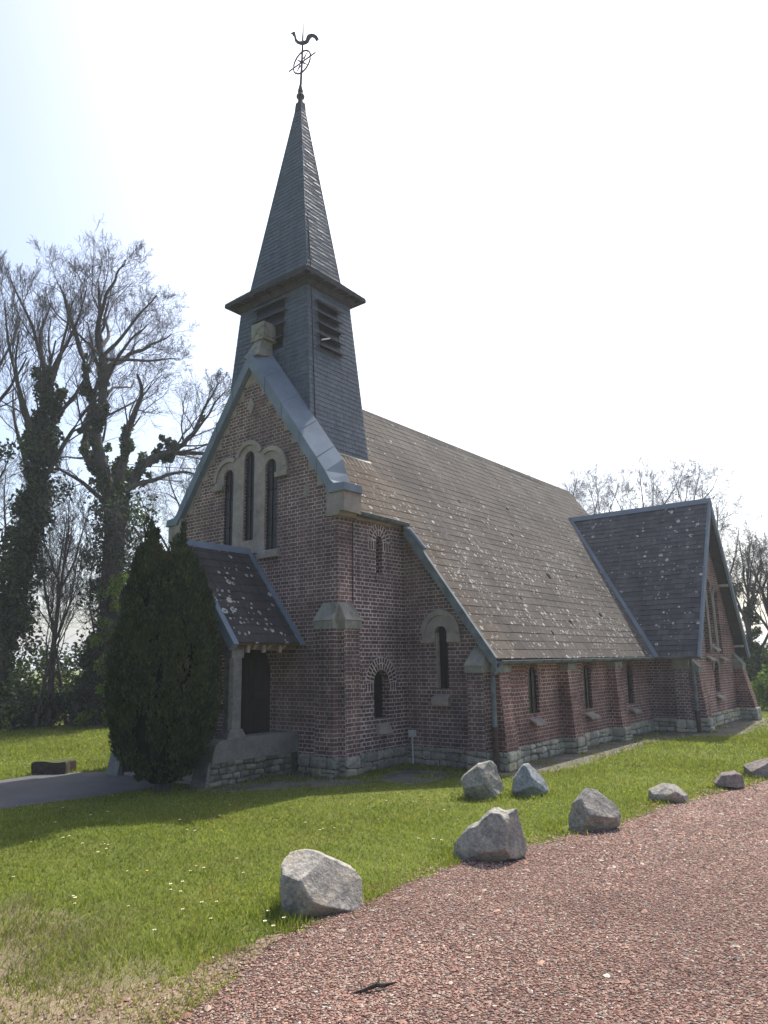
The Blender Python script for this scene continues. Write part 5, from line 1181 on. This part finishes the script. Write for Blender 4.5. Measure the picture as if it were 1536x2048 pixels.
# the big forked tree, limbs as they spread
def L_(px): return [((x - 207 - 3.3 * (1448 - y) / 56) / 55, w_, (1448 - y) / 56) for x, y, w_ in px]
big = [(L_([(207,1452,0),(214,1350,0),(222,1200,0),(226,1080,0),(222,1000,0)]), .42, .34),
 (L_([(222,1000,0),(196,960,.3),(169,927,.6),(146,877,.9),(150,830,1.1),(160,765,1.3),(170,720,1.3)]), .22, .06),
 (L_([(222,1010,0),(207,930,-.3),(201,877,-.4),(214,830,-.5),(216,752,-.6),(212,690,-.7),(217,640,-.9),(224,600,-1),(216,575,-1)]), .24, .03),
 (L_([(204,860,-.4),(194,790,-1),(195,730,-1.4),(186,690,-1.7),(171,640,-2),(168,610,-2.2)]), .13, .03),
 (L_([(216,752,-.6),(235,710,.2),(258,680,.8),(288,650,1.2),(322,618,1.5)]), .12, .025),
 (L_([(213,690,-.6),(226,650,-1.2),(245,615,-1.6),(268,575,-1.8),(288,548,-1.9)]), .09, .02),
 (L_([(214,800,-.5),(244,758,-1.2),(276,738,-1.7),(305,712,-2),(336,700,-2.3)]), .08, .02),
 (L_([(216,722,-.6),(262,690,-1.0),(305,655,-1.4),(345,620,-1.7)]), .08, .02), (L_([(232,735,-.9),(290,705,.4),(345,685,1.2)]), .07, .02),
 (L_([(362,833,2),(398,775,1.6),(425,735,1.4)]), .07, .02), (L_([(330,886,1.5),(380,845,1.2),(420,805,.8),(446,775,.6)]), .07, .02), (L_([(213,700,-.6),(205,640,.4),(192,590,.9),(185,550,1.1)]), .08, .02),
 (L_([(170,720,1.3),(160,690,1.6),(140,660,1.8),(132,620,2)]), .07, .02),
 (L_([(226,1020,0),(252,962,.6),(281,920,1),(305,903,1.3),(328,888,1.5),(345,862,1.8),(362,833,2),(382,795,2.2)]), .22, .04),
 (L_([(245,985,-.4),(270,925,-1.2),(296,875,-1.7),(319,837,-2.1),(316,800,-2.3)]), .17, .04),
 (L_([(320,893,1.5),(375,884,2.2),(410,868,2.8),(430,860,3.2)]), .10, .025),
 (L_([(250,995,0),(290,962,.8),(325,938,1.3),(360,938,1.7),(385,950,2)]), .10, .025),
 (L_([(216,1020,0),(180,985,-.7),(140,960,-1),(110,975,-1.2)]), .09, .02)]
bare_tree((-12.14, 4.29), 17, 41, 'big forked tree with ivy-wrapped trunk and wide bare crown, left of the gable', GL, nch=(10, 7, 5, 3), limbs=big, spread=.92, up=.09,
 ivy={'on': [(0, 230, .85, 1.1, 1), (1, 90, .36, .16, .8), (2, 90, .36, .14, .6), (3, 24, .2, .1, .4), (13, 60, .34, .12, .6), (14, 36, .26, .12, .5)], 'n': 30000, 'size': .08})
bare_tree((-15.2, -.2), 16.6, 52, 'leftmost tall tree with dense ivy up to its bare twiggy top', GL, nlimb=10, nch=(7, 6, 5, 3), r0=.34, split=.62, tf=.84, spread=.5, up=.16, ivy={'on': [(0, 240, 1.5, .7, .96)], 'n': 30000, 'size': .085})
bare_tree((-13.0, 1.0), 15.6, 56, 'tall ivy-covered tree second from the left, beside the slender leaning trunks', GL, nlimb=10, nch=(7, 6, 5, 3), r0=.32, split=.62, tf=.84, spread=.5, up=.16, ivy={'on': [(0, 220, 1.2, .6, .94)], 'n': 26000, 'size': .085})
bare_tree((-12.6, 2.55), 10.5, 61, 'slender bare tree leaning right between the ivy-covered trees', GL, nlimb=7, nch=(6, 5, 4, 3), r0=.13, lean=.18, split=.4, spread=.7, up=.08)
bare_tree((-12.1, 3.1), 9.5, 64, 'thin dark stem leaning right just left of the big forked tree', GL, nlimb=7, nch=(6, 5, 4, 3), r0=.11, lean=.22, split=.45, spread=.7, up=.08, ivy={'on': [(0, 30, .3, .2, .6)], 'n': 2600, 'size': .07})
bare_tree((-12.3, 2.0), 8.2, 91, 'small bare sapling with many thin stems left of the leaning stems', GL, nlimb=8, nch=(7, 6, 4, 3), r0=.07, lean=.1, split=.25, spread=.8, up=.06)
bare_tree((-12.9, 3.4), 8.8, 92, 'thin bare sapling upright between the two leaning stems', GL, nlimb=8, nch=(7, 6, 4, 3), r0=.07, lean=-.05, split=.25, spread=.8, up=.06)
bare_tree((-11.8, 3.7), 6.4, 93, 'low twiggy sapling at the left foot of the big forked tree', GL, nlimb=8, nch=(7, 6, 4, 3), r0=.06, lean=.3, split=.2, spread=.9, up=.05)
bare_tree((-17.5, 9.4), 15, 68, 'bare tree standing behind the big forked one, close to the gable edge', GL, nlimb=8, nch=(7, 6, 5, 4), r0=.22, split=.4, spread=.8, up=.04)
bare_tree((-18.5, 3.0), 15, 72, 'pale bare tree far behind the ivy-covered trees on the left', GL, nlimb=8, nch=(7, 6, 5, 3), r0=.22, split=.4)
GR = 'bare trees behind the church'
right = [((-10.1, 31.3), 17.0, 81, 'bare tree whose thin top just shows above the end of the nave ridge', .9), ((-6.6, 30.0), 16.2, 82, 'bushy bare tree rising just right of the nave roof end', .9), ((-3.6, 29.0), 15.4, 83, 'bare tree above the middle of the side wing ridge', .85), ((-1.2, 29.6), 16.0, 84, 'bare tree with a dark ivy clump above the right half of the wing ridge', .85),
 ((1.2, 28.0), 15.2, 85, 'wide bare tree directly behind the gable of the side wing', 1.0), ((3.6, 26.0), 9.5, 86, 'low bare tree right of the side wing by the picture edge', 1.0), ((5.6, 23.0), 8.2, 87, 'leaning bare tree at the far right edge above the hedge', 1.0)]
for i, (ps, H, sd, lb, sp) in enumerate(right):
    iv = {'on': [(0, 24, .55, .5, .98)], 'n': 2600, 'size': .09} if i in (2, 3, 5) else None
    bare_tree(ps, H, sd, lb, GR, nlimb=9, nch=(7, 6, 5, 3), r0=.2, split=.3, spread=sp, up=.05, lean=(-.3 if i == 6 else 0.0), ivy=iv)

def shrub(name, pos, w, h, n, mat, label, cat, group, seed, size=.07, clumps=40, stems=True):
    rr = np.random.default_rng(seed); base = np.array([pos[0], pos[1], 0.]); t = thing(name, label, cat, tuple(base), group)
    a = rr.random(clumps) * 6.28; q = rr.random(clumps) ** .6; z = h * rr.random(clumps) ** .8 * .85; k_ = np.sqrt(np.clip(1 - (z / h) ** 2, .12, 1))
    C_ = base + np.stack([RIGHT[0]*np.cos(a)*q*k_*w + DEEP[0]*np.sin(a)*q*k_*w*.5, RIGHT[1]*np.cos(a)*q*k_*w + DEEP[1]*np.sin(a)*q*k_*w*.5, z + .1], 1)
    V, F = leaf_cloud(C_, np.full(clumps, min(w, h) * .28) * rr.uniform(.6, 1.2, clumps), n, size, rr); V[:, 2] = np.maximum(V[:, 2], .01); fast('foliage', V, F, mat, t)
    if stems:
        tb = Tube()
        for c in C_[::2]: p0 = base + RIGHT * rr.normal(0, w * .12) ; tb.add(np.array([p0, p0 * .4 + c * .6 + rr.normal(0, .06, 3), c]), [.03, .02, .008], 4)
        tb.mesh('stems', M['bark'], t)
    return t
GS = 'shrubs under the trees'
for i, (ps, w, h, n, mt, lb) in enumerate([((-14.6, 1.3), 1.7, 1.6, 6500, 'ivy', 'dark leafy shrub at the foot of the leftmost tree'), ((-13.3, 2.6), 1.5, 1.3, 5000, 'ivy', 'low dark shrub between the two ivy-covered trees and the slender trunks'),
    ((-12.0, 3.9), 1.4, 1.5, 5200, 'ivy', 'dark shrub around the foot of the big forked tree'), ((-11.3, 5.3), 1.5, 2.4, 6500, 'ivy', 'tall dark shrub right of the big forked tree, half behind the yew'),
    ((-16.8, 4.4), 3.2, 2.6, 8000, 'hedge_leaf', 'green thicket seen between the leaning trunks'), ((-15.5, 8.2), 3.2, 3.2, 8000, 'hedge_leaf', 'green thicket behind the big forked tree'), ((-19.0, -.5), 3.2, 2.8, 7000, 'hedge_leaf', 'green thicket at the far left behind the trees')]):
    shrub('shrub', ps, w, h, n, M[mt], lb, 'shrub', GS, 100 + i, .075)
shrub('leafing_shrub', (-10.9, 3.9), 1.05, 6.2, 4200, leafy('sunlit_leaf', [(0, (.12, .20, .02)), (1, (.24, .33, .05))], .6, .5), 'bright spring-green leafing shrub climbing in front of the big forked tree', 'shrub', GS, 120, .07, 34)  # sunlight on the leaves put into their brighter colour
shrub('seedling', (-10.35, 3.55), .42, .75, 620, M['spring_leaf'], 'small bright green seedling at the lawn edge left of the yew', 'plant', None, 121, .06, 16)
GH = 'bushes right of the church'
for i, (ps, w, h, n, lb) in enumerate([((6.4, 20.5), 2.0, 1.7, 7000, 'low yellowish green bush at the right edge beside the side wing'), ((4.0, 27), 3.2, 2.4, 8000, 'green bush behind the far corner of the side wing'), ((8.5, 25), 3.4, 2.2, 8000, 'wide bush beyond the right edge of the lawn'), ((-.5, 38), 5, 2.6, 8000, 'far hedge bush behind the side wing')]):
    shrub('bush', ps, w, h, n, M['spring_leaf'] if i == 0 else M['far_leaf'], lb, 'bush', GH, 130 + i, .08)

# ---- the dark columnar yew beside the porch
def yew():
    rr = np.random.default_rng(5); X, Y = 1.0, -2.52; t = thing('yew_tree', 'dense dark green columnar yew with two pointed tops in front of the porch', 'tree', (X, Y, 0)); Rr = np.array([.63, .777, 0]); Dd = np.array([-.777, .63, 0])
    ZP = [.02, .12, .33, .62, 1.0, 1.37, 2.14, 2.93, 3.34, 3.6]; RP = [.12, .24, .46, .68, .80, .84, .78, .62, .44, .23]; CPu = [0, 0, -.03, -.03, -.03, -.03, -.04, -.06, -.09, -.12]
    spires = [(-.38, 0, 2.9, 4.24, .14), (-.30, .08, 3.0, 4.06, .12), (.13, -.02, 2.8, 4.18, .15), (.25, .1, 2.8, 3.78, .17), (-.47, -.05, 2.6, 3.82, .15), (0.12, -.2, 2.6, 3.5, .2), (.36, -.1, 2.3, 3.35, .2), (-.42, -.2, 2.5, 3.5, .18)]
    Ps, Ns, Ls = [], [], []
    O = np.array([X, Y, 0]); ez_ = np.array([0, 0, 1.0])
    def plume(c, nrm, ln, rad, n):   # upright tuft: spindle that bulges, then comes to a point
        f = rr.random(n) ** .8; th = rr.random(n) * 2 * np.pi; r = rad * np.interp(f, [0, .35, .7, 1], [.7, 1, .7, .08]) * (1 - .3 * rr.random(n) ** 2)
        tg = np.cross(nrm, ez_); P_ = c + (np.cos(th) * r)[:, None] * tg + (np.sin(th) * r)[:, None] * nrm + (f * ln)[:, None] * (ez_ + nrm * .10); Ps.append(P_); Ns.append(np.cos(th)[:, None] * tg + np.sin(th)[:, None] * nrm)
    for q in range(760):
        z = rr.random() ** .9 * 3.24 + .12; th = rr.random() * 2 * np.pi; r = np.interp(z + .02 + .16 * min(1, z / 1.2), ZP, RP) * rr.uniform(.84, .97); nrm = math.cos(th) * Rr + math.sin(th) * Dd
        plume(O + (np.interp(z, ZP, CPu) * Rr) + r * nrm + z * ez_, nrm, rr.uniform(.28, .55), rr.uniform(.06, .11), 95)
    for su, sw, z0, z1, sr in spires:
        for q in range(14):
            th = rr.random() * 2 * np.pi; f = rr.random() ** 1.2; nrm = math.cos(th) * Rr + math.sin(th) * Dd; z = z0 + (z1 - z0 - .25) * f; plume(O + su * Rr + sw * Dd + nrm * sr * (1 - f) * .9 + z * ez_, nrm, min(rr.uniform(.25, .42), z1 - z + .02), rr.uniform(.045, .075), 80)
        plume(O + su * Rr + sw * Dd + (z1 - .4) * ez_, Rr, .4, .05, 70)
    P_ = np.concatenate(Ps); Nn = np.concatenate(Ns); n = len(P_); low = np.clip((.5 - P_[:, 2]) / .6, 0, 1)[:, None]
    d = Nn * (rr.uniform(.15, .6, n)[:, None] + low * .5) + np.array([0, 0, 1.0]) * (1 - low * .5) + rr.normal(0, .22, (n, 3)); d /= np.linalg.norm(d, axis=1)[:, None]; L = rr.uniform(.05, .11, n)[:, None]
    V = []; 
    for q in range(3):
        s = np.cross(d, rr.normal(0, 1, (n, 3))); s /= np.linalg.norm(s, axis=1)[:, None]; ww = rr.uniform(.009, .017, n)[:, None]
        V.append(np.stack([P_ - s * ww * .6, P_ + d * L * .55 + s * ww, P_ + d * L, P_ + d * L * .45 - s * ww], 1))
    V = np.stack(V, 1).reshape(-1, 3)
    m = leafy('yew_needles', [(0, (.026, .043, .022)), (.5, (.050, .074, .034)), (.85, (.080, .108, .044)), (1, (.15, .155, .06))], .25, .55, (.6, 1.4), 3.5, ((.13, .125, .035), 1.5, .55)); fast('foliage', V, np.arange(len(V)).reshape(-1, 4), m, t)
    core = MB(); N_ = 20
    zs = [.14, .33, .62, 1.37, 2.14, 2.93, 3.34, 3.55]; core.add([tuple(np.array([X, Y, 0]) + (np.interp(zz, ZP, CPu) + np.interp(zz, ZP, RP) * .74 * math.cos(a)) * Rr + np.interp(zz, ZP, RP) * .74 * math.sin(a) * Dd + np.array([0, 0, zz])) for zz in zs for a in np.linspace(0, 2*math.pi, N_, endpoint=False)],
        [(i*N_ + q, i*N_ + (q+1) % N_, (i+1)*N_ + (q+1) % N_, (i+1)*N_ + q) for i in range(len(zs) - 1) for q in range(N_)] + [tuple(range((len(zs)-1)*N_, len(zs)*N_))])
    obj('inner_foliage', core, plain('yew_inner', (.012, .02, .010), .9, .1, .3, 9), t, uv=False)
    obj('trunk', MB().tube([(X, Y, -.02), (X, Y, .4)], [.13, .10], 9), M['bark'], t, uv=False)
yew()

# ================================================================== HAZE
hz = bpy.data.materials.new('haze_air'); hz.use_nodes = True; ht = hz.node_tree; ht.nodes.clear()
pv = ht.nodes.new('ShaderNodeVolumePrincipled'); pv.inputs['Color'].default_value = (.86, .92, 1, 1); pv.inputs['Density'].default_value = .0011; pv.inputs['Anisotropy'].default_value = .3
ho_ = ht.nodes.new('ShaderNodeOutputMaterial'); ht.links.new(pv.outputs[0], ho_.inputs['Volume'])
hb = obj('haze', MB().box(-3600, 3600, -3600, 3600, -1.0, 19.5), hz, uv=False); hb['kind'] = 'stuff'
